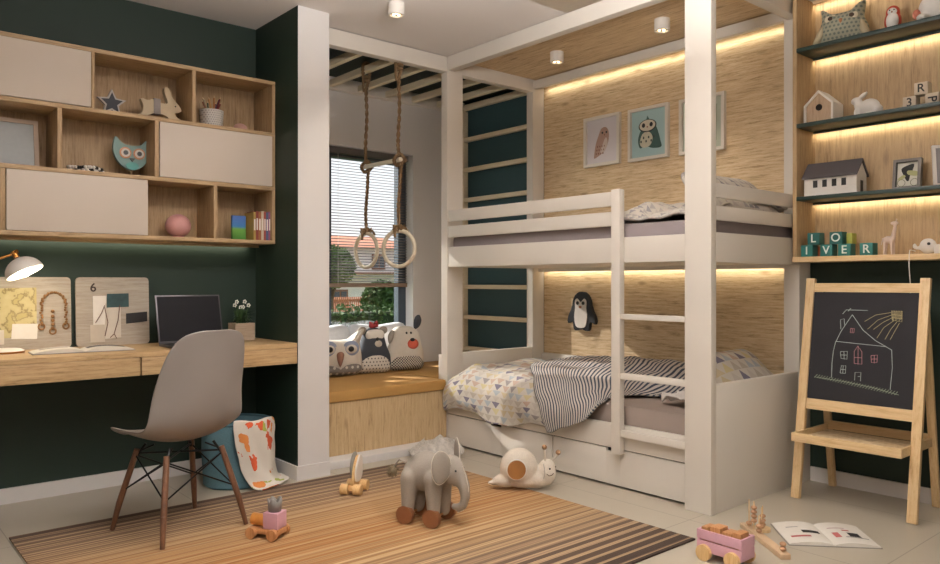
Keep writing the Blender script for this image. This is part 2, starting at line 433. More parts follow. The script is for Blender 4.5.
# ------------------------------------------------------------ window seat
bn = thing('window_bench', (2.65,4.4,0), 'oak window bench built in under the window', 'bench', world=True)
MB().box(2.152,XB-.008,YF,YF+.02,.046,.36).box(XB+.05,XW-.003,4.06,4.08,.0,.36).build('front_panel', BENCHW, bn)
MB().box(2.152,XB-.008,YF+.02,4.897,.335,.36).box(XB-.008,XW-.003,4.08,4.897,.335,.36).build('top_board', WHITE, bn)
MUST = plain('mustard_velvet','#ab8248',.85,var=.06,nscale=12,bmp=.2)
b = MB().box(2.155,3.14,YF-.012,4.895,.361,.432,.018)
tag(b.build('seat_cushion', MUST), 'long mustard seat cushion on the window bench', 'cushion')
tag(MB().box(3.143,XW-.03,4.085,4.895,.361,.432,.018).build('seat_cushion', MUST), 'mustard cushion section behind the bunk bed end', 'cushion')
# white back cushions by the glass
for i,(x,y,lab) in enumerate(((2.68,4.80,'puffy white cushion behind the owl pillow'),(3.19,4.80,'puffy white cushion behind the dotted and dog pillows'))):
    o = tag(MB().puff(smooth_out([(-.25,0),(-.24,-.16),(0,-.17),(.24,-.16),(.25,0),(.24,.155),(0,.15),(-.24,.155)],5), .085, rings=8).build('pillow', plain('white_cotton','#eef0f4',.9,bmp=.2), autoang=80), lab, 'pillow', 'white cushions along the window')
    o.location = (x,y,.605); o.rotation_euler = (rad(-10),0,0)

def dots(c1, c2, size, r):
    def fn(nt, x, y, z, tc):
        a = math_n(nt,'DIVIDE',x,size); bb = math_n(nt,'DIVIDE',z,size)
        row = math_n(nt,'FRACT',math_n(nt,'MULTIPLY',math_n(nt,'FLOOR',bb),.5))
        fa = math_n(nt,'SUBTRACT',math_n(nt,'FRACT',math_n(nt,'ADD',a,row)),.5); fb = math_n(nt,'SUBTRACT',math_n(nt,'FRACT',bb),.5)
        d = math_n(nt,'SQRT',math_n(nt,'ADD',math_n(nt,'MULTIPLY',fa,fa),math_n(nt,'MULTIPLY',fb,fb)))
        return mixc(nt, math_n(nt,'LESS_THAN',d,r), c1, c2)
    return fn
def check(c1, c2, size):
    def fn(nt, x, y, z, tc):
        k = N(nt,'ShaderNodeTexChecker'); cb = N(nt,'ShaderNodeCombineXYZ'); nt.links.new(x,cb.inputs[0]); nt.links.new(z,cb.inputs[1]); cb.inputs[2].default_value=.3
        nt.links.new(cb.outputs[0],k.inputs[0]); k.inputs['Scale'].default_value = 1/size; k.inputs[1].default_value = lin(c1); k.inputs[2].default_value = lin(c2); return k.outputs[0]
    return fn
DOTM = objpat('dotted_cotton', dots('#cfc8bd','#23262c',.026,.2)); DOTG = objpat('grey_dotted_cotton', dots('#77706a','#c9c2b6',.045,.22))
CHK = objpat('checked_cotton', check('#c8bfb2','#27262a',.011))
CREAM = plain('cream_cotton','#cfc6b9',.9,bmp=.2); DKF = plain('charcoal_cotton','#3d4148',.9)
def patch(name, out, m, par, y, t=.006): return MB().puff(out, t, y, rings=4).build(name, m, par, autoang=80)
# owl pillow
t = thing('owl_pillow', (2.67,4.52,.433), 'owl-faced pillow with pointed ears and brown beak on the mustard cushion', 'pillow', rz=-14); t.scale = (.95,.95,.95)
o = smooth_out([(-.17,.02),(0,.0),(.17,.02),(.18,.14),(.165,.24),(.2,.34),(.1,.275),(0,.262),(-.1,.275),(-.2,.34),(-.165,.24),(-.18,.14)],4)
MB().puff(o,.075,rings=9).build('body', CREAM, t, autoang=80)
MB().puff(smooth_out([(-.165,.025),(0,.005),(.165,.025),(.165,.1),(.07,.09),(0,.045),(-.07,.09),(-.165,.1)],4),.075,-.006,rings=8).build('belly', DOTG, t, autoang=80)
for s_ in (-1,1):
    e = patch('eye', ell(s_*.082,.205,.062,.055), plain('pale_blue_felt','#8f97ab',.9), t, -.066, .012)
    MB().puff(ell(s_*.082,.2,.046,.036),.012,-.071,rings=3).build('eye_white', CREAM, e, autoang=80)
    MB().puff(ell(s_*.078,.2,.024,.022),.012,-.077,rings=3).build('pupil', EYE, e, autoang=80)
patch('beak', smooth_out([(-.03,.16),(.0,.185),(.03,.16),(0,.07)],3), plain('brown_felt','#8a6350',.9), t, -.07, .016)
# dotted mouse pillow
t = thing('mouse_pillow', (2.965,4.53,.433), 'grey pillow with dotted belly, small pale face and red bow', 'pillow', rz=-12); t.scale = (.93,.93,.93)
MB().puff(smooth_out([(-.13,.01),(0,0),(.13,.01),(.14,.12),(.11,.2),(.085,.28),(.05,.335),(0,.345),(-.05,.335),(-.085,.28),(-.11,.2),(-.14,.12)],4),.075,rings=9).build('body', DKF, t, autoang=80)
MB().puff(smooth_out([(-.125,.01),(0,.002),(.125,.01),(.13,.1),(.08,.165),(0,.175),(-.08,.165),(-.13,.1)],4),.078,-.006,rings=8).build('belly', DOTM, t, autoang=80)
patch('face', smooth_out([(-.075,.28),(-.06,.325),(0,.335),(.06,.325),(.075,.28),(.03,.235),(.01,.2),(-.03,.235)],4), WHT, t, -.045, .022)
patch('snout', ell(.015,.225,.035,.03), CREAM, t, -.062, .018); patch('nose', ell(.01,.262,.014,.014,12), EYE, t, -.07, .01)
patch('bow', smooth_out([(-.035,.35),(-.03,.395),(0,.375),(.03,.4),(.04,.355),(0,.345)],3), plain('red_felt','#a53a3c',.9), t, -.01, .02)
for s_ in (-1,1): patch('ear', ell(s_*.085,.325,.035,.03), GREYF, t, .0, .015)
# dog pillow
t = thing('dog_pillow', (3.245,4.53,.433), 'cream dog pillow with checked belly, red mouth and one raised dark ear', 'pillow', rz=-10); t.scale = (.9,.9,.9)
MB().puff(smooth_out([(-.15,.01),(0,0),(.15,.01),(.165,.12),(.14,.22),(.12,.3),(.06,.35),(-.03,.36),(-.11,.33),(-.14,.22),(-.165,.12)],4),.08,rings=9).build('body', CREAM, t, autoang=80)
MB().puff(smooth_out([(-.145,.01),(0,.002),(.145,.01),(.155,.09),(.12,.14),(0,.15),(-.12,.14),(-.155,.09)],4),.082,-.006,rings=8).build('belly', CHK, t, autoang=80)
patch('muzzle', ell(.035,.215,.055,.045), plain('coral_felt','#b5543f',.9), t, -.07, .02); patch('nose', ell(.03,.25,.022,.016,14), EYE, t, -.08, .014)
for x in (-.02,.02): patch('eye', ell(x+.005,.305,.009,.011,12), EYE, t, -.06, .01)
patch('ear', smooth_out([(.085,.33),(.08,.39),(.1,.44),(.135,.445),(.15,.4),(.13,.35)],4), DKF, t, 0, .018)
patch('ear', smooth_out([(-.1,.31),(-.13,.33),(-.16,.28),(-.15,.22),(-.12,.25)],4), GREYF, t, -.02, .018)

# ------------------------------------------------------------ climbing frame above the seat
cf = thing('climbing_frame', (2.7,4.4,2.45), 'white monkey bar frame with ladder rungs above the window seat', 'climbing frame', world=True)
MB().box(2.152,XB-.002,YF,YF+.065,2.485,H-.006,.003).build('front_beam', WHITE, cf)
MB().box(2.152,XW-.002,4.84,4.898,2.495,H-.006,.003).build('rear_beam', WHITE, cf)
for i in range(8):
    x = 2.30+i*.25
    MB().box(x-.02,x+.02,YF+.066,4.839,2.505,2.55,.004).build('bar', RUNG, cf)
MB().box(4.03,4.086,4.80,4.838,.40,2.50,.003).build('upright', RUNG, cf)
for z in (.53,.79,1.04,1.28,1.52,1.76,2.01,2.26):
    MB().box(4.035,4.075,3.99,4.799,z-.017,z+.017,.004).build('rung', RUNG, cf)

# gymnastic rings on ropes
gr = thing('hanging_rings', (2.8,4.16,2.53), 'two hanging rope rings with a wooden swing bar, knotted over the bars', 'swing', world=True)
def twist(pts, r): # rope as two twisted strands
    b = MB()
    P = []
    tot = len(pts)-1
    n = tot*14
    for k in range(2):
        L = []
        for i in range(n+1):
            p = cr(pts, i/n*tot); d = (cr(pts, min(tot,i/n*tot+.01))-cr(pts, max(0,i/n*tot-.01))).normalized()
            a = d.orthogonal().normalized(); c2 = d.cross(a); th = i*.9+k*PI
            L.append(p+(a*math.cos(th)+c2*math.sin(th))*r*.45)
        b.tube(L, r*.62, 6)
    return b
for y, ang in ((4.36,8),(3.975,28)):
    x = 2.8
    r = twist([(x-.024,y,2.47),(x-.026,y,2.55),(x,y,2.572),(x+.028,y,2.55),(x+.02,y,2.46),(x,y,2.38),(x+.008,y+.005,2.2),(x-.006,y,2.0),(x,y,1.90),(x+.03,y+.01,1.865),(x,y+.02,1.83),(x-.03,y+.012,1.865),(x,y-.01,1.90),(x+.034,y-.018,1.866),(x+.004,y-.02,1.825),(x+.008,y,1.7),(x-.004,y,1.55),(x+.002,y,1.43)],.0125).build('rope', ROPE, gr)
    k = MB()
    for a in range(3): k.tube([(x+.026*math.cos(q*.7+a*2), y+.022*math.sin(q*.7+a), 1.425+.02*math.sin(q*.7*(2+a))) for q in range(9)],.011,7,True)
    k.tube([(x-.02,y,1.42),(x-.04,y-.01,1.40),(x-.045,y-.02,1.365)],.009,6).tube([(x+.02,y,1.42),(x+.04,y-.015,1.43),(x+.05,y-.03,1.40)],.009,6)
    k.build('knot', ROPE, gr)
    k = MB()
    for z in (2.45,2.475): k.tube([(x+.022*math.cos(q),y+.017*math.sin(q),z) for q in [i*PI/5 for i in range(10)]],.009,6,True)
    k.tube([(x-.024,y,2.47),(x-.03,y-.008,2.40),(x-.026,y-.01,2.37)],.009,6); k.build('binding', ROPE, gr)
    dx, dy = math.cos(rad(ang)), math.sin(rad(ang))
    MB().tube([(x-dy*.112*math.cos(q), y+dx*.112*math.cos(q), 1.295+.115*math.sin(q)) for q in [i*PI/20 for i in range(40)]],.0135,12,True).build('ring', plain('pale_ring_wood','#d8ccb6',.5), gr)
MB().cyl((2.8,3.955,1.866),(2.8,4.40,1.866),.0145,n=16).build('swing_bar', plain('pale_bar_wood','#e3ddcc',.5), gr)

# ------------------------------------------------------------ bunk bed
bed = thing('bunk_bed', (3.6,2.9,0), 'white built-in bunk bed with ladder, guard rails, drawers and wood canopy', 'bunk bed', world=True)
bv = .003
PY0, PY1 = 1.914, 2.055
MB().box(3.10,XB-.011,PY0,PY1,0,H-.004,bv).build('post', WHITE, bed)
MB().box(XB,3.29,YF,YF+.065,0,H-.004,bv).build('post', WHITE, bed)
MB().box(3.965,XW-.008,YF,YF+.065,0,H-.004,bv).build('post', WHITE, bed)
MB().box(3.955,XW-.008,PY0,2.00,0,H-.004,bv).build('post', WHITE, bed)
MB().box(XB,XB+.06,PY0+.066,YF,2.495,H-.004,bv).build('top_beam', WHITE, bed)
MB().box(3.29,3.965,YF,YF+.065,2.485,H-.004,bv).build('top_beam', WHITE, bed)
MB().box(XB-.010,3.955,PY0,PY0+.065,2.495,H-.004,bv).build('top_beam', WHITE, bed)
MB().box(3.97,4.01,2.0,YF,2.505,H-.025,bv).build('rear_beam', WHITE, bed)
MB().box(XB+.06,XW-.008,PY0+.066,YF-.001,H-.018,H-.005).build('canopy_panel', OAKY, bed)
# upper bunk
MB().box(XB-.012,XB+.02,PY0+.03,3.895,1.18,1.312,bv).build('side_board', WHITE, bed)
MB().box(XB-.010,3.955,PY0,PY0+.028,1.172,1.312,bv).build('side_board', WHITE, bed)
MB().box(3.29,3.965,YF+.012,YF+.05,1.18,1.312,bv).build('side_board', WHITE, bed)
MB().box(XB+.021,XW-.035,PY0+.03,YF-.002,1.182,1.20).build('bunk_base', WHITE, bed)
for z0, z1 in ((1.375,1.45),(1.48,1.555)):
    MB().box(XB-.012,XB+.012,2.50,3.895,z0,z1,bv).build('guard_rail', WHITE, bed)
    MB().box(XB-.010,3.955,PY0,PY0+.024,z0-.005,z1-.013,bv).build('guard_rail', WHITE, bed)
    MB().box(4.056,4.08,2.001,YF-.002,z0,z1,bv).build('guard_rail', WHITE, bed)
# lower bunk
MB().box(XB,XB+.025,PY1,YF-.002,.205,.333,bv).build('side_board', WHITE, bed)
MB().box(XB-.010,3.955,PY0+.004,PY0+.034,0,.60,bv).build('end_panel', WHITE, bed)
MB().box(XB+.0,XW-.008,YF+.066,YF+.095,0,.59,bv).build('end_panel', WHITE, bed)
MB().box(3.29,3.965,YF+.005,YF+.05,.47,.60,bv).build('end_rail', WHITE, bed)
MB().box(4.056,4.08,2.001,YF-.002,.49,.555,bv).build('back_rail', WHITE, bed)
MB().box(XB+.026,XW-.03,PY0+.036,YF-.003,.21,.23).build('bunk_base', WHITE, bed)
for y0, y1, nx in ((2.968,3.912,3.44),(2.058,2.960,2.53)):
    d = MB()
    d.box(XB+.002,XB+.02,y0,nx-.045,.012,.199,.001).box(XB+.002,XB+.02,nx+.045,y1,.012,.199,.001).box(XB+.002,XB+.02,nx-.045,nx+.045,.012,.184,.0)
    d = d.build('drawer', WHITE, bed)
    MB().box(XB+.021,XB+.6,y0+.02,y1-.02,.03,.17).build('drawer_box', plain('drawer_inside_dark','#3a342c',.8), d)
# ladder
ld = MB().box(3.102,3.142,2.442,2.498,.19,1.56,.004).build('ladder', WHITE, bed)
for z0, z1 in ((.888,.916),(.580,.612),(.282,.318)):
    MB().box(3.106,3.136,PY1+.001,2.441,z0,z1,.004).build('rung', WHITE, ld)
MB().box(4.015,4.022,2.02,YF-.02,2.515,2.53).build('led_strip', WHITE, bed)
MB().box(4.0,4.006,2.02,YF-.02,1.155,1.181).build('led_profile', WHITE, bed)

# mattresses and bedding
m = MB().box(XB+.035,4.05,2.0,3.905,.232,.435,.03)
tag(m.build('mattress', SHEET), 'taupe lower bunk mattress', 'mattress')
m = MB().box(XB+.03,4.05,1.95,3.905,1.202,1.385,.025)
tag(m.build('mattress', plain('lavender_grey_sheet','#8a7f80',.9,bmp=.3,nscale=14)), 'grey upper bunk mattress behind the guard rails', 'mattress')
PAL = ['#b9b1a6','#bdae90','#aea598','#756f7e','#a3aab0','#c2b68c','#b59e8e','#958d8c']
TRI = uvpat('triangle_cotton', tri_pat(PAL,.068))
TRI2 = uvpat('triangle_cotton_grey', tri_pat(['#b5aca6','#8e8a8c','#a7a09b','#c7beb4'],.05))
STR = uvpat('striped_blanket', stripes('#c2b9b0','#3f4654',.026,.46))
ctrl = []
for i in range(8):
    y = 3.895-i*.14
    s = .012*math.sin(i*2.1)
    ctrl.append([(4.03,y,.47),(3.8,y,.515+s),(3.5,y,.525-s),(3.28,y+.01*math.sin(i),.515+s),(3.17,y,.485),(3.118+s*.5,y,.41),(3.108,y,.32),(3.12-s,y,.235+.03*math.sin(i*1.3))])
ctrl[0] = [(x,y,max(.24,z-.06)) for x,y,z in ctrl[0]]
ctrl[-1] = [(x+ (.01 if z<.4 else 0),y+.05*(.53-z),z-.03 if z>.44 else z) for x,y,z in ctrl[-1]]
P, U = cloth(ctrl, 56, 48, .011, 7, 1, .98, 1.25)
P = [[Vector((max(min(p.x,4.04),3.105 if p.z<.45 else 0),min(p.y,3.905),p.z)) for p in r] for r in P]
tag(solid(MB().grid(P,U).build('duvet', TRI, autoang=180),.022,0), 'triangle-patterned duvet spread over the foot of the lower bunk', 'duvet')
# striped blanket: a fold across the bed, one corner dropping down the front
ctrl = [[(4.0,3.42,.545),(3.75,3.42,.56),(3.5,3.38,.565),(3.3,3.28,.555),(3.15,3.1,.50),(3.085,2.99,.38),(3.075,2.93,.235)],
        [(4.0,3.30,.56),(3.75,3.26,.585),(3.5,3.2,.585),(3.3,3.1,.56),(3.155,2.95,.50),(3.09,2.84,.40),(3.08,2.83,.27)],
        [(4.0,3.12,.56),(3.75,3.05,.60),(3.5,3.0,.58),(3.32,2.93,.54),(3.19,2.80,.49),(3.11,2.70,.42),(3.095,2.70,.33)],
        [(4.0,2.90,.57),(3.78,2.82,.61),(3.55,2.76,.58),(3.38,2.74,.53),(3.27,2.66,.475),(3.2,2.62,.455),(3.14,2.60,.43)],
        [(4.0,2.66,.57),(3.82,2.6,.60),(3.65,2.56,.57),(3.5,2.56,.52),(3.42,2.58,.47),(3.36,2.6,.455),(3.33,2.62,.45)],
        [(4.0,2.42,.54),(3.88,2.38,.56),(3.76,2.36,.53),(3.66,2.37,.49),(3.6,2.4,.46),(3.56,2.42,.45),(3.54,2.45,.447)]]
P, U = cloth(ctrl, 50, 54, .014, 8, 4, 1.15, 1.3)
P = [[Vector((p.x,p.y,max(p.z,.452) if p.x>3.2 else p.z)) for p in r] for r in P]
tag(solid(MB().grid(P,U).build('blanket', STR, autoang=180),.012,0), 'navy and cream striped blanket thrown across the lower bunk', 'blanket')
# pillow and crumpled cloth at the near end
o = tag(MB().puff(smooth_out([(-.27,0),(-.26,-.17),(0,-.18),(.26,-.17),(.27,0),(.26,.17),(0,.18),(-.26,.17)],5),.075,rings=9).build('pillow', TRI, autoang=80), 'patterned pillow at the near end of the lower bunk', 'pillow')
uvl = o.data.uv_layers.active.data
for l in o.data.loops: v = o.data.vertices[l.vertex_index].co; uvl[l.index].uv = (v.x,v.z)
o.location = (3.72,2.12,.57); o.rotation_euler = (rad(-50),0,0)
ctrl = [[(3.30+.05*i,2.33+.03*math.sin(i*2)-.06*j,.455+.05*abs(math.sin(i*1.7+j*1.3))) for j in range(5)] for i in range(5)]
P, U = cloth(ctrl, 24, 24, .02, 12, 3)
P = [[Vector((p.x,p.y,max(p.z,.448))) for p in r] for r in P]
tag(solid(MB().grid(P,U).build('muslin_cloth', plain('white_muslin','#cfc8c2',.9), autoang=180),.006,1), 'crumpled white muslin cloth beside the pillow on the lower bunk', 'cloth')
# upper bunk pillow and duvet
ctrl = []
for i in range(7):
    y = 2.62-i*.105
    ctrl.append([(4.02,y,1.43+.05*(i>0)),(3.8,y,1.50+.02*math.sin(i*2)),(3.55,y+.02,1.49+.04*math.sin(i*1.4+1)),(3.36,y,1.46+.03*math.sin(i*2.2)),(3.23,y+.02*math.sin(i),1.41)])
ctrl[0] = [(x,y+.04,1.405) for x,y,z in ctrl[0]]
P, U = cloth(ctrl, 44, 36, .02, 7, 7, .9, 1)
P = [[Vector((p.x,max(p.y,1.97),max(p.z,1.398))) for p in r] for r in P]
tag(solid(MB().grid(P,U).build('duvet', TRI2, autoang=180),.012,0), 'grey patterned duvet bunched at the head of the upper bunk', 'duvet')
o = tag(MB().puff(smooth_out([(-.33,0),(-.32,-.18),(0,-.19),(.32,-.18),(.33,0),(.32,.18),(0,.19),(-.32,.18)],5),.06,rings=9).build('pillow', TRI2, autoang=80), 'grey patterned pillow standing at the near end of the upper bunk', 'pillow')
uvl = o.data.uv_layers.active.data
for l in o.data.loops: v = o.data.vertices[l.vertex_index].co; uvl[l.index].uv = (v.x,v.z)
o.location = (3.64,2.10,1.50); o.rotation_euler = (rad(-42),0,0)

# ------------------------------------------------------------ pictures and penguin lamp on the wood wall
def picture(yc, zc, w_, h_, lab, bg, draw, name='framed_picture', x=XW-.0065, cat='picture', fm_=None, fw=.02):
    t = thing(name, (x,yc,zc), lab, cat, 'framed animal prints on the wood wall' if x > 4.05 else None, rz=-90)
    b = MB(); a, c2 = w_/2, h_/2
    b.box(-a,a,-.028,-.0005,c2-fw,c2).box(-a,a,-.028,-.0005,-c2,-c2+fw).box(-a,-a+fw,-.028,-.0005,-c2+fw,c2-fw).box(a-fw,a,-.028,-.0005,-c2+fw,c2-fw)
    b.build('frame', fm_ or WHITE, t)
    MB().box(-a+fw,a-fw,-.008,-.001,-c2+fw,c2-fw).build('print', plain('paper_'+bg[1:],bg,.8,var=.01), t)
    draw(t); return t
def fl(name, out, col, par, y): return MB().prism(out, y, y-.0008).build(name, plain('ink_'+col[1:],col,.8), par)
def owl_draw(t):
    fl('owl_drawing', smooth_out([(-.075,-.1),(-.06,-.02),(-.03,.05),(-.01,.085),(.03,.09),(.055,.05),(.05,-.01),(.02,-.07),(-.03,-.1),(-.07,-.115)],4), '#b08f80', t, -.0085)
    fl('wing', smooth_out([(.0,-.03),(.03,.02),(.045,-.02),(.02,-.07),(-.02,-.085)],4), '#cfc0b8', t, -.0094)
    for q in range(14): fl('feather_spot', ell(-.055+.02*(q%4)+.006*(q//4),-.085+.024*(q//4),.005,.007,8), '#7d5346', t, -.0094) if q < 12 else None
    for x in (0,.035): fl('eye', ell(x,.055,.008,.008,10), '#332c2c', t, -.0094)
    fl('beak', [(.012,.045),(.024,.045),(.018,.03)], '#8c5a3a', t, -.0094)
def panda_draw(t):
    fl('cape', smooth_out([(-.085,-.03),(-.05,.04),(.02,.06),(.06,.03),(.09,-.06),(.095,-.1),(.03,-.1),(-.03,-.08),(-.07,-.09)],4), '#3e5a55', t, -.0085)
    fl('belly', smooth_out([(-.07,-.06),(-.05,.0),(.0,.01),(.03,-.03),(.01,-.08),(-.04,-.09)],4), '#cfc9b4', t, -.0094)
    fl('head', ell(-.01,.05,.07,.042,24), '#2c3330', t, -.0094); fl('face', ell(-.01,.052,.062,.036,24), '#d6cdbb', t, -.0103)
    for x in (-.04,.02): fl('eye', ell(x,.055,.013,.015,12), '#232424', t, -.0112)
    fl('nose', ell(-.01,.042,.006,.005,8), '#93584c', t, -.0112); fl('topknot', [(-.02,.09),(-.01,.115),(.005,.09)], '#4a6a66', t, -.0094)
    for q in range(6): fl('spot', ell(-.06+.02*q,-.05+.008*(q%2)*3,.006,.009,8), '#39423f', t, -.0103)
def leaf_draw(t):
    fl('fox_drawing', smooth_out([(-.06,-.08),(-.05,.03),(-.06,.08),(-.02,.06),(.02,.08),(.03,.03),(.05,-.08)],4), '#7b8a6c', t, -.0085)
    fl('stem', [(.09,-.11),(.096,-.11),(.1,.11),(.094,.11)], '#8b9780', t, -.0085)
picture(3.355,2.055,.312,.345,'small framed print of a brown owl, farthest along the wood wall','#d8d2d6',owl_draw)
picture(2.97,2.05,.312,.345,'framed print of a dark green-caped panda on pale blue','#a9c6c8',panda_draw)
picture(2.575,2.045,.312,.345,'framed pale green print partly hidden behind the tall white post','#b9c0b0',leaf_draw)
t = thing('penguin_lamp', (XW-.0065,3.53,.735), 'black and white penguin wall light above the lower bunk', 'wall light', rz=-90)
MB().prism(smooth_out([(-.07,.02),(-.055,0),(0,.012),(.055,0),(.07,.02),(.08,.07),(.125,.05),(.12,.1),(.085,.165),(.075,.215),(.045,.262),(0,.276),(-.045,.262),(-.075,.215),(-.085,.165),(-.12,.1),(-.125,.05),(-.08,.07)],4),-.0005,-.032,.004).build('body', plain('penguin_black','#22252a',.5), t)
MB().prism(smooth_out([(-.045,.035),(0,.02),(.045,.035),(.058,.1),(.05,.16),(.052,.21),(.03,.228),(0,.2),(-.03,.228),(-.052,.21),(-.05,.16),(-.058,.1)],4),-.0325,-.038,.001).build('belly', plain('lamp_white','#e6dfd6',.5), t)
for x in (-.026,.026): MB().prism(ell(x,.196,.013,.013,16),-.0385,-.041).build('eye', EYE, t)
MB().prism(ell(0,.168,.012,.009,12),-.0385,-.043).build('beak', BEAK, t)

# ------------------------------------------------------------ ceiling spots
def spot(x, y, zt, lab, power):
    t = thing('ceiling_spot', (x,y,zt-.066), lab, 'ceiling light', 'white ceiling spots')
    MB().lathe([(.0,.066),(.044,.066),(.044,0),(.034,0),(.034,.012)]).build('housing', WHT, t)
    MB().cyl((0,0,.010),(0,0,.020),.034).build('reflector', plain('spot_reflector','#5b554d',.3,.5), t)
    for a in (0,2.1,4.2): MB().sph((.016*math.cos(a),.016*math.sin(a),.008),.009,n=10).build('bulb', plain('bulb_glow','#ffdca8',.4,emis=3), t)
    l = bpy.data.lights.new('spot_beam','SPOT'); l.energy = power*.7; l.color = (1,.9,.76); l.spot_size = rad(95); l.spot_blend = .7; l.shadow_soft_size = .03
    o = bpy.data.objects.new('spot_beam', l); C.objects.link(o); o.parent = t; o.location = (0,0,-.01)
spot(2.35,3.36,H,'round ceiling spot on the plain white ceiling',14)
spot(2.75,.75,H,'added round ceiling spot out of view, brightening the bed end and easel',42)  # added beyond the view to light the end panel, easel and floor
spot(3.61,2.54,H-.018,'round spot under the wood canopy, the one nearer the tall front post',13)
spot(3.61,3.35,H-.018,'round spot under the wood canopy, above the bed end',10)

# ------------------------------------------------------------ display shelves
SX = 3.86; SY = 1.905; SE = .85
sh = thing('display_shelf_unit', (4.0,1.4,1.18), 'oak-backed display unit with dark green shelves beside the bed', 'shelf unit', world=True)
MB().box(XW-.014,XW-.0005,SE,SY-.001,1.212,H-.003).build('back_panel', OAKZ, sh)
MB().box(SX,XW-.015,SY-.022,SY-.001,1.212,H-.003,.001).build('side_panel', OAKZ, sh)
MB().box(SX,XW-.015,SE,SE+.022,1.212,H-.003,.001).build('side_panel', OAKZ, sh)
MB().box(SX-.005,XW-.001,SE,SY-.001,1.184,1.211,.001).build('bottom_board', BEECHX, sh)
for z in (1.504,1.885,2.279):
    MB().box(SX-.004,XW-.015,SE+.023,SY-.023,z,z+.02,.001).build('shelf', DKSHELF, sh)
    MB().box(XW-.062,XW-.058,SE+.03,SY-.03,z-.012,z-.0003).build('led_profile', DKSHELF, sh)
MB().box(XW-.062,XW-.058,SE+.03,SY-.03,H-.018,H-.004).build('led_profile', OAKY, sh)
S1, S2, S3, S0 = 1.5245, 1.9055, 2.2995, 1.2115
def txt(par, ch, size, m, loc, rot=(PI/2,0,0), ext=.0012): return lettering('letter', ch, size, ext, m, par, loc, rot)
# top shelf
OWLF = objpat('owl_knit', dots('#9c9a86','#6f7468',.02,.3))
t = thing('owl_plush', (3.975,1.695,S3), 'plump grey-green owl plush on the top dark shelf', 'plush toy', rz=-78)
MB().puff(smooth_out([(-.115,.0),(0,-.0),(.11,.0),(.12,.07),(.1,.13),(.105,.21),(.05,.17),(-.05,.165),(-.1,.195),(-.1,.13),(-.12,.07)],5),.06,rings=9).build('body', OWLF, t, autoang=80)
for s_ in (-1,1):
    e = patch('eye', ell(s_*.048,.13,.03,.023), plain('eye_cream','#d9cdb2',.9), t, -.044, .01); MB().puff(ell(s_*.048,.13,.014,.011),.006,-.053,rings=3).build('pupil', plain('eye_brown','#4a3526',.6), e, autoang=80)
    patch('wing', smooth_out([(s_*.09,.11),(s_*.14,.02),(s_*.12,.0),(s_*.08,.05)],4), plain('sand_fabric','#b3a486',.9), t, -.025, .03)
patch('beak', smooth_out([(-.012,.12),(.012,.12),(0,.09)],3), BEAK, t, -.05, .014)
t = thing('penguin_figure', (3.955,1.45,S3), 'small red and white penguin figure on the top dark shelf', 'figurine', rz=-78); t.scale = (1.05,1.05,1.18)
remesh(MB().sph((0,.004,.045),.036,(1,.8,1.25)).sph((0,.004,.08),.03,(1,.85,1)).build('body', RED, t),.003)
MB().sph((0,-.014,.043),.028,(.95,.7,1.3)).build('belly', WHT, t); MB().sph((-.0,-.016,.08),.02,(1,.6,.8)).build('face', WHT, t)
for s_ in (-1,1): MB().sph((s_*.012,-.017,.006),.011,(1,1.3,.55)).build('foot', EYE, t); MB().sph((s_*.009,-.028,.084),.003,n=8).build('eye', EYE, t)
MB().cyl((0,-.026,.077),(0,-.038,.074),.004,.0005,8).build('beak', BEAK, t)
t = thing('seated_bunny', (3.97,1.265,S3), 'large white plush at the right end of the top dark shelf', 'plush toy', rz=-80)
remesh(MB().sph((0,.01,.075),.075,(1,.85,1)).sph((0,0,.17),.052).sph((-.05,-.05,.02),.025,(1,1.5,.8)).sph((.05,-.05,.02),.025,(1,1.5,.8)).build('body', WHT, t),.006)
for s_ in (-1,1): MB().sph((s_*.022,.01,.235),.016,(1,.6,2.4)).build('ear', WHT, t)
MB().sph((-.078,-.02,.05),.022,(.8,.8,1.1)).build('paw', plain('coral_fabric','#c77a63',.8), t)
# second shelf
LW = wood('pale_house_wood','#9d8266','#b79c80','#c4ab90',2,2,.6,False)
t = thing('birdhouse', (3.985,1.80,S2), 'pale wooden birdhouse with round entrance hole on the middle shelf', 'birdhouse', rz=-90)
pen = [(-.07,0),(.07,0),(.07,.10),(0,.165),(-.07,.10)]
MB().prism([(x*.96,z*.985+.001) for x,z in pen],-.05,.05).build('body', LW, t)
b = MB().prism([(-.076,0),(-.066,0),(-.066,.097),(0,.16),(.066,.097),(.066,0),(.076,0),(.076,.102),(0,.174),(-.076,.102)],-.06,.06); b.build('roof_frame', WHT, t)
MB().cyl((0,-.0506,.085),(0,-.052,.085),.017).build('entrance_hole', plain('hole_dark','#2a2019',.9), t)
t = thing('rabbit_figure', (3.96,1.58,S2), 'white ceramic rabbit between the birdhouse and the letter blocks', 'figurine', rz=-90)
remesh(MB().sph((.02,0,.045),.045,(1.15,.75,1)).sph((.055,0,.03),.028).sph((-.03,0,.03),.024,(1,.9,1.3)).sph((-.032,0,.065),.022,(1,.8,1.2)).sph((-.042,0,.088),.022,(1.25,.8,.9)).sph((-.012,.009,.112),.009,(2.9,.8,1.1),R=Matrix.Rotation(rad(-42),4,'Y')).sph((-.010,-.009,.110),.009,(2.9,.8,1.1),R=Matrix.Rotation(rad(-32),4,'Y')).sph((-.035,-.01,.008),.012,(1.3,1,.8)).sph((-.035,.012,.008),.012,(1.3,1,.8)).sph((.03,-.02,.01),.018,(1.6,.7,.7)).build('body', WHT, t),.0035)
BW = plain('block_wood','#cdbda6',.6); INK = plain('ink_black','#1b1919',.6)
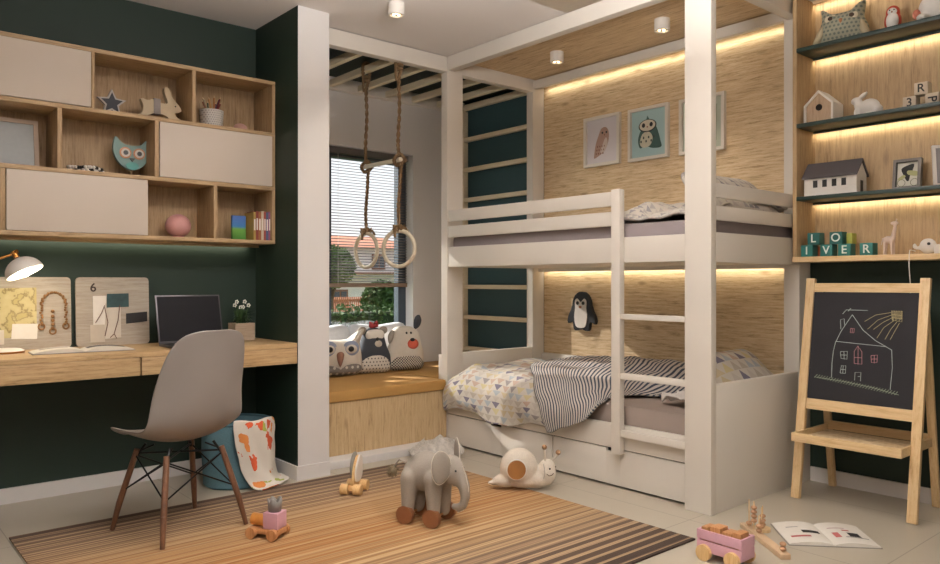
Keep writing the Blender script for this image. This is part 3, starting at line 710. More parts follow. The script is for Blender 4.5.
def block(x,y,z,s_,ch,lab,m,lm,rz=-90,grp=None,cat='toy block',rot=0,size=None):
    t = thing('letter_block',(x,y,z),lab,cat,grp,rz=rz)
    MB().box(-s_/2,s_/2,-s_/2,s_/2,0,s_,.0025).build('cube', m, t)
    if ch: lettering('letter', ch, size or s_*.95, .0008, lm, t, (0,-s_/2-.0004,s_/2), (PI/2,rot,0))
    return t
g = 'wooden letter blocks on the middle shelf'
block(3.95,1.365,S2,.058,'3','natural wooden block marked with a backwards E, bottom of the shelf pile',BW,INK,grp=g)
block(3.95,1.268,S2,.058,'P','natural wooden block with a tipped P on the middle shelf',BW,INK,grp=g,rot=PI/2)
block(3.95,1.315,S2+.0585,.058,'R','natural wooden block marked R on top of the pile',BW,INK,grp=g)
# third shelf
t = thing('toy_house', (3.965,1.732,S1), 'white toy barn with dark grey roof and four windows on the lower dark shelf', 'model house', rz=-90)
L_, D_ = .132, .060
MB().prism([(-D_,0),(D_,0),(D_,.10),(0,.165),(-D_,.10)],-L_,L_,plane='YZ').build('walls', WHT, t)
b = MB()
for s_ in (-1,1):
    b.prism([(s_*(D_+.012),.09),(s_*(D_+.012),.098),(0,.180),(0,.168)],-L_-.008,L_+.008,plane='YZ')
b.build('roof', plain('slate_grey','#4b4546',.7), t)
for k in range(4): MB().box(-.085+k*.048,-.062+k*.048,-D_-.0015,-D_-.0003,.045,.082).build('window', plain('dark_pane','#24221f',.4), t)
MB().box(L_+.0003,L_+.0015,-.014,.016,.003,.068).build('door', plain('dark_pane','#24221f',.4), t)
def bee(t):
    fl('rider', smooth_out([(-.02,.0),(-.03,.03),(-.005,.045),(.025,.05),(.02,.02),(.01,-.005),(.005,-.03),(-.005,-.03)],4), '#22221e', t, -.0085)
    for x in (-.028,.03): MB().tube([(x+.017*math.cos(a),-.0095,-.04+.017*math.sin(a)) for a in [i*PI/10 for i in range(20)]],.0012,5,True).build('wheel', plain('ink_olive','#6e6e48',.8), t)
    fl('wing', smooth_out([(.0,.02),(.045,.01),(.04,-.01),(.0,.0)],3), '#b9b884', t, -.0094); fl('wing', smooth_out([(-.02,.0),(-.045,-.02),(-.03,-.025),(-.01,-.01)],3), '#b9b884', t, -.0094)
t = picture(1.402,1.525+.078,.125,.15,'small grey-framed print of a dark bee riding a bicycle','#d9d5c8',bee,x=4.015,fm_=plain('grey_frame','#6d6762',.6),fw=.014)
t.rotation_euler.x = 0; t.rotation_euler = (rad(-7),0,rad(-90)); t.location.x = 4.02
t = thing('leaning_frame', (3.97,1.205,S1), 'white-rimmed grey picture frame turned sideways at the right end of the lower dark shelf', 'picture frame', rz=-58)
b = MB(); b.box(-.07,.07,-.008,.008,0,.014).box(-.07,.07,-.008,.008,.186,.2).box(-.07,-.056,-.008,.008,.014,.186).box(.056,.07,-.008,.008,.014,.186); b.build('frame', WHT, t)
MB().box(-.056,.056,-.004,.004,.014,.186).build('print', plain('grey_card','#8b8788',.8), t); t.rotation_euler = (rad(-10),0,rad(-58))
# bottom board: name blocks
TL = [plain('teal_paint','#27706a',.55),plain('teal_paint_dark','#1f5d58',.55)]
LT = plain('letter_white','#dfe5dc',.6); BS = .062; g = 'teal letter blocks spelling out a word'
for ch, y in (('I',1.853),('V',1.752),('E',1.662),('R',1.556)):
    block(3.94,y,S0,BS,ch,'teal block with white letter %s in the bottom row'%ch,TL[0],LT,grp=g)
for ch, y, z in (('L',1.818,S0+BS+.0005),('O',1.704,S0+BS+.0005)):
    block(3.94,y,z,BS,ch,'teal block with white letter %s stacked in the upper row'%ch,TL[1],LT,grp=g)
tag(MB().box(3.965,4.02,1.786,1.820,S0,S0+.055,.002).build('toy_block', plain('orange_paint','#b5552c',.6)), 'orange block between the I and V blocks', 'toy block')
tag(MB().box(3.955,4.01,1.642,1.670,S0+BS+.0005,S0+BS+.055,.002).build('toy_block', plain('lime_paint','#a2a54a',.6)), 'lime yellow block beside the O block', 'toy block')
# giraffe
t = thing('giraffe_figure', (3.955,1.468,S0), 'pale slim giraffe figure standing beside the teal blocks', 'figurine', rz=-90)
b = MB()
b.sph((.0,0,.075),.022,(1.3,.8,.85))
for x,y in ((-.018,-.009),(-.018,.009),(.018,-.009),(.02,.009)): b.cyl((x,y,0),(x*.8,y,.075),.0055,.008,10)
b.cyl((.018,0,.08),(.03,0,.148),.012,.007,12).sph((.026,0,.155),.011,(1.7,.9,.9)).cyl((.032,-.005,.16),(.036,-.006,.178),.0022,.0022,6).cyl((.032,.005,.16),(.036,.006,.178),.0022,.0022,6).cyl((-.028,0,.085),(-.035,0,.05),.003,.003,6)
remesh(b.build('body', plain('pale_pink_wood','#d3bfb2',.6), t),.0028,3)
# whale night light and its cord
t = thing('night_light', (3.955,1.295,S0), 'round white whale-shaped night light at the right end of the bottom board', 'night light', rz=-90)
remesh(MB().sph((0,0,.038),.037,(1,.75,1)).sph((-.038,0,.03),.012,(1.8,.7,.7)).sph((-.058,0,.04),.01,(1,.6,1.4)).build('body', WHT, t),.004)
MB().cyl((.012,-.027,.048),(.012,-.030,.048),.007,n=14).build('eye', EYE, t); MB().box(.03,.075,-.02,.02,0,.045,.004).build('side_box', WHT, t)
MB().tube([(.0-.055,-.0,.016),(-.06,-.04,.02),(-.05,-.085,.018),(-.045,-.106,-.005),(-.045,-.108,-.06),(-.04,-.108,-.13),(-.055,-.06,-.2),(-.06,.1,-.24)],.0022,6).build('power_cord', WHT, t)

# ------------------------------------------------------------ easel
ez = thing('chalkboard_easel', (3.8,1.54,0), 'wooden children\'s easel with chalkboard and tray by the dark green wall', 'easel', world=True)
def fx(z): return 3.665+.172*z/1.10
YL, YR = 1.798, 1.268
for y in (YL,YR):
    MB().bar((fx(0)+.012,y,.004),(fx(1.097)+.012,y,1.097),.042,.026,up=(1,0,0),bev=.002).build('front_leg', BEECH, ez)
    MB().bar((4.045,y+(-.02 if y==YL else .02),.004),(fx(1.08)+.045,y+(-.02 if y==YL else .02),1.07),.034,.024,up=(1,0,0),bev=.002).build('rear_leg', BEECH, ez)
def slab(z0, z1, m, nm, t0=.004, t1=.022, y0=YR+.022, y1=YL-.022):
    b = MB(); vs = []
    pts = [(fx(z0)+t0,z0),(fx(z0)+t1,z0),(fx(z1)+t1,z1),(fx(z1)+t0,z1)]
    a = [b.bm.verts.new((x,y0,z)) for x,z in pts]; c2 = [b.bm.verts.new((x,y1,z)) for x,z in pts]
    b.bm.faces.new(a); b.bm.faces.new(c2[::-1])
    for i in range(4): b.bm.faces.new((a[i],c2[i],c2[(i+1)%4],a[(i+1)%4]))
    return b.build(nm, m, ez)
slab(1.03,1.074,BEECHX,'top_rail'); slab(.446,.497,BEECHX,'bottom_rail')
BD = objpat('chalkboard_slate', lambda nt,x,y,z,tc: (lambda n: (nt.links.new(tc.outputs['Object'],n.inputs[0]), mixc(nt,n.outputs[0],'#1d1c20','#2c2a2e'))[1])(N(nt,'ShaderNodeTexNoise',**{'Scale':4.0})), .85)
board = slab(.498,1.029,BD,'chalkboard',.008,.018)
# chalk drawing (coordinates: across 0..1, up 0..1 of the board)
CH = {k: plain('chalk_'+k,v,.95,var=.25,nscale=300) for k, v in dict(white='#b9c4c0',pink='#c58b90',yellow='#c2b487',green='#a9b59c').items()}
def bp(q):
    x, y = q; t_ = (y-97)/462.; s_ = (x-(60-36*t_))/(462+10*t_)
    z = 1.029-(1.029-.498)*t_; yy = YL-.022-(YL-YR-.044)*s_
    return (fx(z)+.0072, yy, z)
def chalk(lines, m, r=.0014):
    b = MB()
    for L in lines: b.tube([bp(p) for p in L], r, 5)
    b.build('chalk_drawing', CH[m], board)
chalk([[(163,308),(185,265),(237,192)],[(237,192),(285,255),(340,296),(385,318),(408,330)],[(163,308),(250,312),(350,316),(385,318)],[(161,308),(150,350),(144,400),(142,462)],[(408,330),(411,400),(402,490)],[(185,255),(183,215),(200,210),(202,238)],[(193,190),(210,172),(305,172)],[(218,178),(230,165)]],'white')
chalk([[(183,350),(215,347),(213,380),(186,378),(183,350)],[(199,348),(200,382)],[(183,364),(214,363)],[(182,440),(188,408),(208,408),(206,440),(182,440)],[(196,408),(194,440)],[(185,425),(207,424)],[(248,465),(250,432),(276,430),(274,466)],[(262,448),(272,447)]],'white',.0011)
chalk([[(246,395),(246,345),(262,322),(280,345),(280,396),(246,395)],[(263,322),(263,398)],[(246,370),(280,370)],[(320,358),(348,354),(346,384),(322,386),(320,358)],[(334,356),(334,388)],[(320,372),(348,370)],[(230,250),(246,250),(244,268),(228,268),(230,250)],[(237,250),(236,268)]],'pink',.0012)
ln = [[(405,178),(340,190),(292,218)],[(408,188),(350,210),(305,250)],[(412,198),(370,220),(330,250)],[(418,210),(375,240),(345,285)],[(430,215),(405,245),(380,288)],[(440,220),(420,255),(402,288)]]
for k in range(9): ln.append([(408+k*5,170+(k%2)*4),(412+k*4.5,212-(k%3)*5)])
chalk(ln,'yellow',.0011)
ln = [[(408,172),(452,172),(450,215),(410,208),(408,172)],[(408,185),(452,190)],[(408,198),(452,203)]]
chalk(ln,'yellow',.0011)
ln = []
for k in range(30):
    x = 60+k*12.4; y = 460+k*1.35
    ln.append([(x,y+9),(x+15,y-6)])
ln.append([(60,466),(200,474),(330,488),(438,506)])
chalk(ln,'green',.0010)
# tray
MB().box(3.60,3.618,1.285,1.784,.30,.342,.002).build('tray_front', BEECHX, ez)
MB().box(3.618,3.98,1.285,1.299,.30,.342,.002).build('tray_side', BEECHX, ez); MB().box(3.618,3.98,1.770,1.784,.30,.342,.002).build('tray_side', BEECHX, ez)
b = MB()
for k in range(7): b.box(3.622+k*.05,3.662+k*.05,1.300,1.769,.305,.315)
b.build('tray_slats', OAKY, ez)
MB().box(3.965,3.98,1.300,1.769,.316,.36,.002).build('tray_back', BEECHX, ez)

# ------------------------------------------------------------ desk and wall cabinet
dk = thing('wall_desk', (.9,4.0,.634), 'long oak desk with drawers mounted along the dark green wall', 'desk', world=True)
MB().box(-1.2,1.955,3.735,4.258,.722,.747,.001).build('desk_top', OAKX, dk)
for x0, x1 in ((-1.2,-.03),(-.024,1.135),(1.141,1.955)):
    MB().box(x0+.001,x1-.001,3.733,3.752,.636,.7205,.001).build('drawer', OAKX, dk)
MB().box(-1.198,1.953,3.753,4.256,.64,.721).build('carcass', OAKX, dk)

cb = thing('wall_cabinet', (1.0,4.13,1.3), 'wall-mounted oak cabinet with staggered cream doors and open cubes', 'cabinet', world=True)
Z = (1.297,1.613,1.922,2.226); CX0 = -.9; CX1 = 1.955; CY0, CY1 = 4.0, 4.258; T = .02
MB().box(CX0,CX1,CY1-.012,CY1,Z[0],Z[3]).build('back_panel', CABZ, cb)
for z in Z: MB().box(CX0,CX1,CY0,CY1-.0125,z-(T if z==Z[3] else T/2 if z!=Z[0] else 0),z+(0 if z==Z[3] else T/2 if z!=Z[0] else T),.001).build('shelf_board', CABX, cb)
def zr(r): return (Z[r]+(T if r==0 else T/2)+.0005, Z[r+1]-(T if r==2 else T/2)-.0005)
for r, xs in ((0,(.605,1.258,1.597,1.937)),(1,(.838,1.288,1.937)),(2,(.987,1.481,1.937))):
    z0, z1 = zr(r)
    for x in xs:
        if x == 1.258: MB().box(1.236,1.254,CY0+.012,CY1-.0125,z0,z1,.001).build('divider', CABZ, cb); continue
        MB().box(x,x+(.016 if x==.987 else .02) if x<1.93 else CX1,CY0,CY1-.0125,z0,z1,.001).build('divider', CABZ, cb)
for r, x0, x1 in ((0,.627,1.254),(1,1.31,1.937),(2,.35,.986)):
    z0, z1 = zr(r); MB().box(x0+.0015,x1-.0015,CY0-.004,CY0+.011,z0+.002,z1-.002,.0015).build('door', DOORW, cb)
z0,z1 = zr(2); MB().box(-.28,.348,CY0-.004,CY0+.011,z0+.002,z1-.002,.0015).build('door', DOORW, cb)
MB().box(-.6,1.95,4.205,4.209,Z[0]-.014,Z[0]-.0003).build('led_profile', CABX, cb)
B0, B1, B2 = zr(0)[0], zr(1)[0], zr(2)[0]
# star
t = thing('star_ornament', (1.108,4.11,B2), 'dark star with pale rim standing in the top cabinet cube', 'ornament'); t.scale = (.93,.93,.93)
def star(R_, r_, cz): return [((R_ if k%2==0 else r_)*math.sin(k*PI/5), cz+(R_ if k%2==0 else r_)*math.cos(k*PI/5)) for k in range(10)]
dz = .078*math.cos(PI/5)
MB().prism(star(.078,.036,dz),.012,-.012,.001).build('rim', plain('pale_grey','#b9b4ae',.6), t); MB().prism(star(.058,.027,dz),-.0125,-.015).build('inset', plain('star_dark','#3b3e45',.7), t)
# wooden bunny
t = thing('bunny_ornament', (1.35,4.12,B2), 'cream running bunny cut-out with grey band in the top cabinet cube', 'ornament')
b = MB().prism(smooth_out([(-.115,.0),(-.12,.02),(-.10,.025),(-.085,.05),(-.09,.08),(-.1,.105),(-.085,.11),(-.07,.1),(-.03,.115),(.005,.095),(.04,.1),(.03,.13),(.02,.165),(.025,.185),(.045,.18),(.062,.13),(.085,.11),(.11,.075),(.1,.062),(.07,.055),(.08,.035),(.11,.02),(.115,.003),(.06,.0),(.04,.03),(.0,.04),(-.05,.035),(-.07,.02),(-.075,.0)],3),.018,-.018,.003)
b.build('body', plain('cream_wood','#c9b798',.6), t); MB().box(-.035,.0,-.021,.021,.036,.118,.002).build('band', plain('band_grey','#8a8280',.8), t)
MB().sph((.078,-.0185,.09),.004,n=8).build('eye', EYE, t)
# pencil mug with pencils
MUG = objpat('mug_speckle', dots('#cfc9c2','#9a948e',.012,.25), .5)
t = thing('pencil_cup', (1.632,4.12,B2), 'white patterned pencil cup in the top right cabinet cube', 'cup')
MB().lathe([(0,.004),(.055,.004),(.06,.1),(.064,.1),(.06,.0),(0,.0)]).build('cup', MUG, t)
cols = ['#8e3a32','#3f4f6b','#b1773f','#6e3f4c','#a08a6a','#7f2e34','#4c5a48','#c08b52','#54445f','#9b5a3c']
names = ['dark red','blue','ochre','plum','tan','crimson','green','pale orange','violet','rust']
for k in range(10):
    a = k*2.4; rr = .04; ba = Vector((1.632+.02*math.cos(a+2),4.12+.02*math.sin(a+2),B2+.008)); tp = Vector((1.632+rr*1.25*math.cos(a),4.12+rr*.6*math.sin(a),B2+.145+.012*(k%3)))
    d = (tp-ba).normalized()
    o = thing('pencil', ba, '%s pencil standing in the patterned pencil cup'%names[k], 'pencil', 'pencils in the cup', world=True)
    MB().cyl(ba,tp,.0042,n=6).build('shaft', plain('pencil_%d'%k,cols[k],.5), o)
    MB().cyl(tp+d*.0002,tp+d*.014,.0042,.0008,6).build('tip', plain('bare_wood','#d3b58a',.6), o)
tag(MB().sph((1.80,4.12,B2+.026),.034,(1.15,.9,.78),24).build('pink_stone', plain('dusty_pink_matte','#b78f84',.7)), 'small dusty pink round ornament beside the pencil cup', 'ornament')
# owl face toy
t = thing('owl_wall_toy', (1.217,4.15,B1+.040), 'teal owl mask with big orange-ringed eyes on a small stand in the middle cabinet cube', 'ornament')
k_ = .075
MB().prism(smooth_out([(-.082,.168),(-.06,.15),(-.045,.135),(0,.128),(.045,.135),(.06,.15),(.082,.168),(.09,.11),(.08,.06),(.045,.018),(0,.0),(-.045,.018),(-.08,.06),(-.092,.11)],4),.012,-.012,.002).build('head', plain('owl_teal','#7d9a96',.6), t)
for s_ in (-1,1):
    e = MB().cyl((s_*.034,-.0125,.088),(s_*.034,-.018,.088),.029).build('eye', plain('eye_orange','#c98a62',.6), t)
    MB().cyl((s_*.034,-.0182,.088),(s_*.034,-.021,.088),.022).build('eye_white', WHT, e); MB().cyl((s_*.034,-.0212,.088),(s_*.034,-.024,.088),.012).build('pupil', EYE, e)
MB().prism([(-.014,.062),(.014,.062),(0,.044)],-.0125,-.022).build('beak', EYE, t)
MB().prism(ell(0,.022,.032,.02),-.0125,-.018).build('bib', plain('bib_aqua','#5fa39d',.6), t)
MB().cyl((0,0,-.034),(0,0,.004),.005,n=10).box(-.03,.03,-.015,.015,-.0395,-.033,.002).build('stand', CABX, t)
# bead bracelet pile
t = thing('bead_string', (.99,4.09,B1), 'small heap of black and white beads on the middle cabinet shelf', 'bead string')
b1, b2 = MB(), MB(); random.seed(3)
for k in range(70):
    u_ = k/70*2*PI*3; r_ = .038+.02*math.sin(k*.8)
    (b1 if k%3 else b2).sph((r_*1.5*math.cos(u_),r_*math.sin(u_)*.8,.009+(.015 if k>30 else 0)),.009,n=8)
b1.build('pale_bead', WHT, t); b2.build('dark_bead', EYE, t)
# frame in the left cell
t = thing('photo_frame', (.60,4.15,B1), 'pale grey picture frame leaning in the left cabinet cube', 'picture frame')
MB().box(-.19,.19,-.01,.01,0,.02).box(-.19,.19,-.01,.01,.225,.245).box(-.19,-.17,-.01,.01,.02,.225).box(.17,.19,-.01,.01,.02,.225).build('frame', plain('pale_oak_frame','#b9a592',.6), t)
MB().box(-.17,.17,-.003,.006,.02,.225).build('print', plain('pale_blue_card','#a9adad',.6), t); t.rotation_euler = (rad(-9),0,0)
# pink globe
t = thing('pink_globe_lamp', (1.448,4.12,B0), 'round dusty pink globe in the lower cabinet cube', 'ornament')
MB().sph((0,0,.066),.066,(1.0,1.0,.95),32).build('globe', plain('dusty_pink','#c08c88',.55), t); MB().cyl((0,0,0),(0,0,.008),.03).build('foot', plain('dusty_pink','#c08c88',.55), t)
# books
bx = 1.945
spec = [('#8c4a6c',.016,.165,'magenta'),('#4b5a7c',.014,.16,'blue'),('#9a4a3c',.013,.163,'red'),('#c9bfa8',.014,.166,'cream'),('#9c6238',.016,.162,'orange'),('#8a3f34',.014,.165,'maroon'),('#a88a48',.014,.158,'yellow')]
for c_, w_, h_, nm in spec:
    t = thing('book', (bx-w_/2-.001,4.09,B0), 'slim upright %s book at the right end of the lower cabinet'%nm, 'book', 'upright books in the lower cabinet cube')
    MB().box(-w_/2,-w_/2+.002,-.06,.06,0,h_).box(w_/2-.002,w_/2,-.06,.06,0,h_).box(-w_/2,w_/2,-.062,-.06,0,h_).build('cover', plain('cover_'+nm,c_,.5), t)
    MB().box(-w_/2+.0022,w_/2-.0022,-.0595,.058,.003,h_-.003).build('pages', CREAM, t)
    MB().box(-w_/2+.003,w_/2-.003,-.0632,-.0622,h_*.35,h_*.75).build('spine_label', WHT, t)
    bx -= w_+.001
t = thing('book', (1.782,4.10,B0), 'green and blue picture book with its cover turned outward', 'book', rz=8)
PIC = objpat('landscape_cover', lambda nt,x,y,z,tc: ramp(nt, math_n(nt,'MULTIPLY',z,7.2), [(.1,'#4f8a3a'),(.45,'#6fa04a'),(.55,'#3f7bb0'),(.9,'#4a6aa8')]), .45)
MB().box(-.045,.04,-.008,.008,0,.138,.001).build('cover', PIC, t)
# ------------------------------------------------------------ things on the desk
DT = .7475
t = thing('desk_lamp', (.63,4.08,DT), 'white desk lamp with brass joint at the left end of the desk', 'desk lamp')
MB().lathe([(0,0),(.085,0),(.085,.012),(.07,.02),(0,.022)]).build('base', WHT, t)
MB().lathe([(.0851,.0015),(.0865,.002),(.0865,.010),(.0851,.0105)]).build('base_ring', BRASS, t)
MB().tube([(-.05,0,.02),(-.13,.0,.20),(-.12,.0,.33)],.006,8).tube([(-.12,0,.33),(-.06,-.03,.425),(.04,-.04,.465)],.006,8).build('arm', BRASS, t)
R = Matrix.Rotation(rad(24),3,'Y') @ Matrix.Rotation(rad(14),3,'X')
R = Vector((.38,-.27,-.88)).to_track_quat('-Z','Y').to_matrix()
cs = Vector((.075,-.075,.375))
prof = [(.082*math.sin(a),.075*math.cos(a)) for a in [i*PI/2/12 for i in range(13)]]
o = MB().lathe(prof+[(.078*math.sin(a),.071*math.cos(a)) for a in [PI/2-i*PI/2/12 for i in range(12)]], cs, 36, R).build('shade', WHT, t)
MB().sph(cs+R @ Vector((0,0,.012)),.03,n=16).build('bulb', plain('lamp_bulb','#fff0d0',.4,emis=8), o)
b = MB(); b.cyl(cs+R@Vector((0,0,.08)),cs+R@Vector((0,0,.112)),.012); b.cyl(cs+Vector((-.03,.015,.1)),cs+R@Vector((0,0,.105)),.009); b.build('joint', BRASS, t)
l = bpy.data.lights.new('desk_lamp_light','POINT'); l.energy = 1.8; l.color = (1,.86,.62); l.shadow_soft_size = .03
o = bpy.data.objects.new('desk_lamp_light', l); C.objects.link(o); o.parent = t; o.location = cs+R@Vector((0,0,-.03))
# pin boards
BDW = wood('washed_board','#8d8174','#a59a8c','#b3a99c',0,1,.7,False)
def rr(x0,x1,z0,z1,r=.02): 
    out = []
    for cx,cz,a0 in ((x1-r,z1-r,0),(x0+r,z1-r,PI/2),(x0+r,z0+r,PI),(x1-r,z0+r,1.5*PI)):
        for k in range(5): out.append((cx+r*math.cos(a0+k*PI/8),cz+r*math.sin(a0+k*PI/8)))
    return out
t = thing('pin_board', (.76,4.235,DT), 'washed wood board with yellow map sheet and bead garland behind the lamp', 'pin board'); t.rotation_euler = (rad(-3),0,0)
MB().prism(rr(-.20,.19,0,.357),.008,-.008).build('board', BDW, t)
MAPM = objpat('map_sheet', lambda nt,x,y,z,tc: (lambda n: (nt.links.new(tc.outputs['Object'],n.inputs[0]), ramp(nt,n.outputs[0],[(.46,'#b5a572'),(.5,'#857550'),(.53,'#bcae80'),(.7,'#c4b88c')]))[1])(N(nt,'ShaderNodeTexNoise',**{'Scale':16.0,'Detail':5.0})))
MB().prism([(-.195,.06),(.035,.06),(.035,.305),(-.195,.30)],-.0085,-.0095).build('map_sheet', MAPM, t)
MB().prism([(-.075,.055),(.035,.05),(.04,.125),(-.07,.128)],-.0097,-.0107).build('note_card', WHT, t)
MB().prism([(-.195,.03),(-.105,.03),(-.105,.1),(-.195,.1)],-.0109,-.0119).build('note_card', CREAM, t)
b = MB()
for k in range(46):
    if k < 30: a = PI*k/29; x, z = .11+.055*math.cos(a), .215+.065*math.sin(a)
    elif k < 38: x, z = .165, .215-.012*(k-29)
    else: x, z = .055, .215-.012*(k-37)
    b.sph((x+.004*math.sin(k*2),-.016,z),.0062,n=8)
for x, z in ((.105,.1),(.105,.12),(.105,.14),(.105,.16),(.105,.185)): b.sph((x,-.016,z),.009,n=10)
for x, z in ((.165,.11),(.055,.11),(.105,.085)): b.tube([(x+.014*math.cos(q),-.014,z+.014*math.sin(q)) for q in [i*PI/6 for i in range(12)]],.004,6,True)
b.build('bead_garland', plain('amber_beads','#8a6238',.4), t)
t = thing('pin_board', (1.153,4.235,DT), 'washed wood board marked 6 with pinned cards and drawing beside the laptop', 'pin board'); t.rotation_euler = (rad(-3),0,0)
MB().prism(rr(-.18,.18,0,.357),.008,-.008).build('board', BDW, t)
lettering('number', '6', .062, .001, plain('number_dark','#3a2c24',.7), t, (-.098,-.0095,.302), (PI/2,0,0))
MB().prism([(-.1,.08),(-.035,.08),(-.035,.26),(-.1,.26)],-.0085,-.0095).build('paper', WHT, t)
MB().prism([(-.045,.035),(.035,.04),(.035,.22),(-.04,.22)],-.0097,-.0107).build('paper', CREAM, t)
MB().prism([(-.115,.02),(-.045,.02),(-.045,.11),(-.115,.11)],-.0109,-.0119).build('paper', plain('paper_beige','#c4b9aa',.8), t)
MB().prism([(-.035,.198),(.075,.2),(.075,.272),(-.033,.27)],-.0121,-.0131).build('photo_card', plain('photo_teal','#2c4647',.4,var=.6,nscale=30), t)
MB().prism([(.06,.11),(.168,.12),(.168,.172),(.06,.165)],-.0121,-.0131).build('photo_card', plain('photo_black','#221f1f',.5), t)
b = MB()
for L in ([(-.09,.12),(-.06,.17),(-.045,.21)],[(-.045,.2),(-.03,.12),(-.045,.05)],[(.03,.21),(.02,.13),(0,.06),(.012,.035)],[(.0,.06),(-.02,.04)]): b.tube([(x,-.0135,z) for x,z in L],.0018,6)
b.build('pinned_twig', plain('twig','#6b4636',.8), t)
# open magazine
def openbook(name, loc, rz, w_, h_, lab, cover, deco=None, lift=.014):
    t = thing(name, loc, lab, 'book', rz=rz)
    def zf(s): return .006+lift*math.sin(min(1,abs(s))*PI)**.7*(1-.45*abs(s)) if 0 < abs(s) < 1 else .006
    for sg in (-1,1):
        P = [[(sg*w_*i/16, -h_/2+h_*j, zf(i/16)) for j in (0,1)] for i in range(17)]
        b = MB(); top = [[b.bm.verts.new(p) for p in r] for r in P]; bot = [[b.bm.verts.new((p[0],p[1],.0032)) for p in r] for r in P]
        for i in range(16):
            b.bm.faces.new((top[i][0],top[i+1][0],top[i+1][1],top[i][1])); b.bm.faces.new((bot[i][0],bot[i][1],bot[i+1][1],bot[i+1][0]))
            for j in (0,1): b.bm.faces.new((top[i][j],bot[i][j],bot[i+1][j],top[i+1][j]))
        b.bm.faces.new((top[16][0],bot[16][0],bot[16][1],top[16][1])); b.bm.faces.new((top[0][0],top[0][1],bot[0][1],bot[0][0]))
        b.build('page_block', plain('page_white','#dcd6cc',.7), t)
    MB().box(-w_-.004,w_+.004,-h_/2-.004,h_/2+.004,0,.003).build('cover', cover, t)
    for (x0,x1,y0,y1,c_) in deco or []:
        P = [[(x0+(x1-x0)*i/8,y0+(y1-y0)*j,zf((x0+(x1-x0)*i/8)/w_)+.0008) for j in (0,1)] for i in range(9)]
        MB().grid(P).build('illustration', plain('ink_'+c_[1:],c_,.8), t)
    return t
openbook('open_magazine',(.935,3.945,DT+.0005),-4,.215,.15,'open magazine lying flat on the desk in front of the boards',plain('mag_cover','#8b8784',.5),[(.02,.19,-.01,.06,'#5f5a5a'),(-.18,-.06,.0,.05,'#a59c94')],.02)
# laptop
t = thing('laptop', (1.475,3.985,DT), 'dark open laptop on the desk behind the chair', 'laptop', rz=0)
MB().box(-.172,.172,-.235,0,.002,.014,.003).build('keyboard_base', plain('laptop_grey','#4a474a',.35,.5), t)
b = MB()
for r in range(4):
    for k in range(12): b.box(-.15+k*.025,-.13+k*.025,-.12+r*.024,-.102+r*.024,.0142,.0155)
b.build('keys', EYE, t)
a = rad(-14)
M_ = Matrix.Translation((0,.004,.012)) @ Matrix.Rotation(a,4,'X')
MB().box(-.172,.172,-.003,.003,0,.258,.002).move(M_).build('lid', plain('laptop_grey','#4a474a',.35,.5), t)
MB().box(-.164,.164,-.0042,-.0032,.012,.250).move(M_).build('screen', plain('screen_off','#141216',.5,spec=.15), t)
# plant
t = thing('potted_plant', (1.815,4.14,DT), 'small white-flowering plant in a square wooden pot at the desk end', 'potted plant', rz=0)
POT = wood('pot_wood','#7d6a57','#9c8873','#ab9883',0,1.5,.7,False)
MB().box(-.058,.058,-.05,-.042,0,.098).box(-.058,.058,.042,.05,0,.098).box(-.058,-.05,-.042,.042,0,.098).box(.05,.058,-.042,.042,0,.098).box(-.05,.05,-.042,.042,0,.01).build('pot', POT, t)
MB().box(-.049,.049,-.041,.041,.0105,.085).build('soil', plain('soil','#35281e',.95), t)
b = MB(); random.seed(5)
for k in range(70):
    a = random.uniform(0,6.28); r_ = random.uniform(.03,.085); h_ = random.uniform(.1,.19)
    b0 = Vector((random.uniform(-.03,.03),random.uniform(-.03,.03),.086)); e = Vector((r_*math.cos(a),r_*.8*math.sin(a),h_)); m_ = (b0+e)/2+Vector((0,0,.03)); s_ = Vector((-math.sin(a),math.cos(a),0))*.006
    v = [b.bm.verts.new(q) for q in (b0,m_-s_,e,m_+s_)]; b.bm.faces.new(v)
b.build('leaves', plain('plant_leaf','#3b5730',.7,var=.3), t)
b = MB(); st = MB()
for k in range(6):
    x, y, z = -.04+.016*k, .01*math.sin(k*2), .2+.02*math.sin(k*1.9); st.tube([(x*.3,y,.09),(x*.7,y,.15),(x,y,z)],.0014,5)
    for q in range(5): b.sph((x+.008*math.cos(q*1.26),y+.004*math.sin(q*3),z+.008*math.sin(q*1.26)),.0048,n=8)
b.build('flowers', WHT, t); st.build('stems', plain('plant_leaf','#3b5730',.7), t)

# ------------------------------------------------------------ chair
ca = math.degrees(math.atan2(3.60-3.21, 1.335-1.42))-90
t = thing('shell_chair', (1.178,3.325,.0085), 'grey plastic shell chair with wooden legs at the desk', 'chair', rz=ca)
rows = [(-.278,.872,.05,.0),(-.276,.866,.108,.01),(-.27,.846,.152,.02),(-.257,.795,.183,.032),(-.238,.70,.203,.045),(-.22,.60,.214,.055),(-.2,.51,.222,.06),(-.168,.445,.228,.055),(-.11,.402,.232,.05),(-.03,.384,.235,.048),(.06,.384,.235,.046),(.14,.395,.230,.04),(.20,.405,.212,.028),(.245,.40,.175,.012),(.262,.388,.11,.0)]
P = []
for i,(f_,z_,w_,c_) in enumerate(rows):
    t_ = min(1,max(0,(i-5)/4)); row = []                # 0 = backrest, 1 = seat
    for j in range(13):
        s_ = -1+2*j/12
        q = abs(s_)**2.2*c_*1.5
        row.append((s_*w_, f_+q*(1-t_), z_+q*t_))
    P.append(row)
sub(solid(MB().grid(P).build('seat_shell', SHELL, t, autoang=180),.009,0),2)
FR = .197
tops = [(-.13,-.11),(.13,-.11),(-.13,.12),(.13,.12)]; feet = [(-.2,-.195),(.2,-.195),(-.2,.2),(.2,.2)]
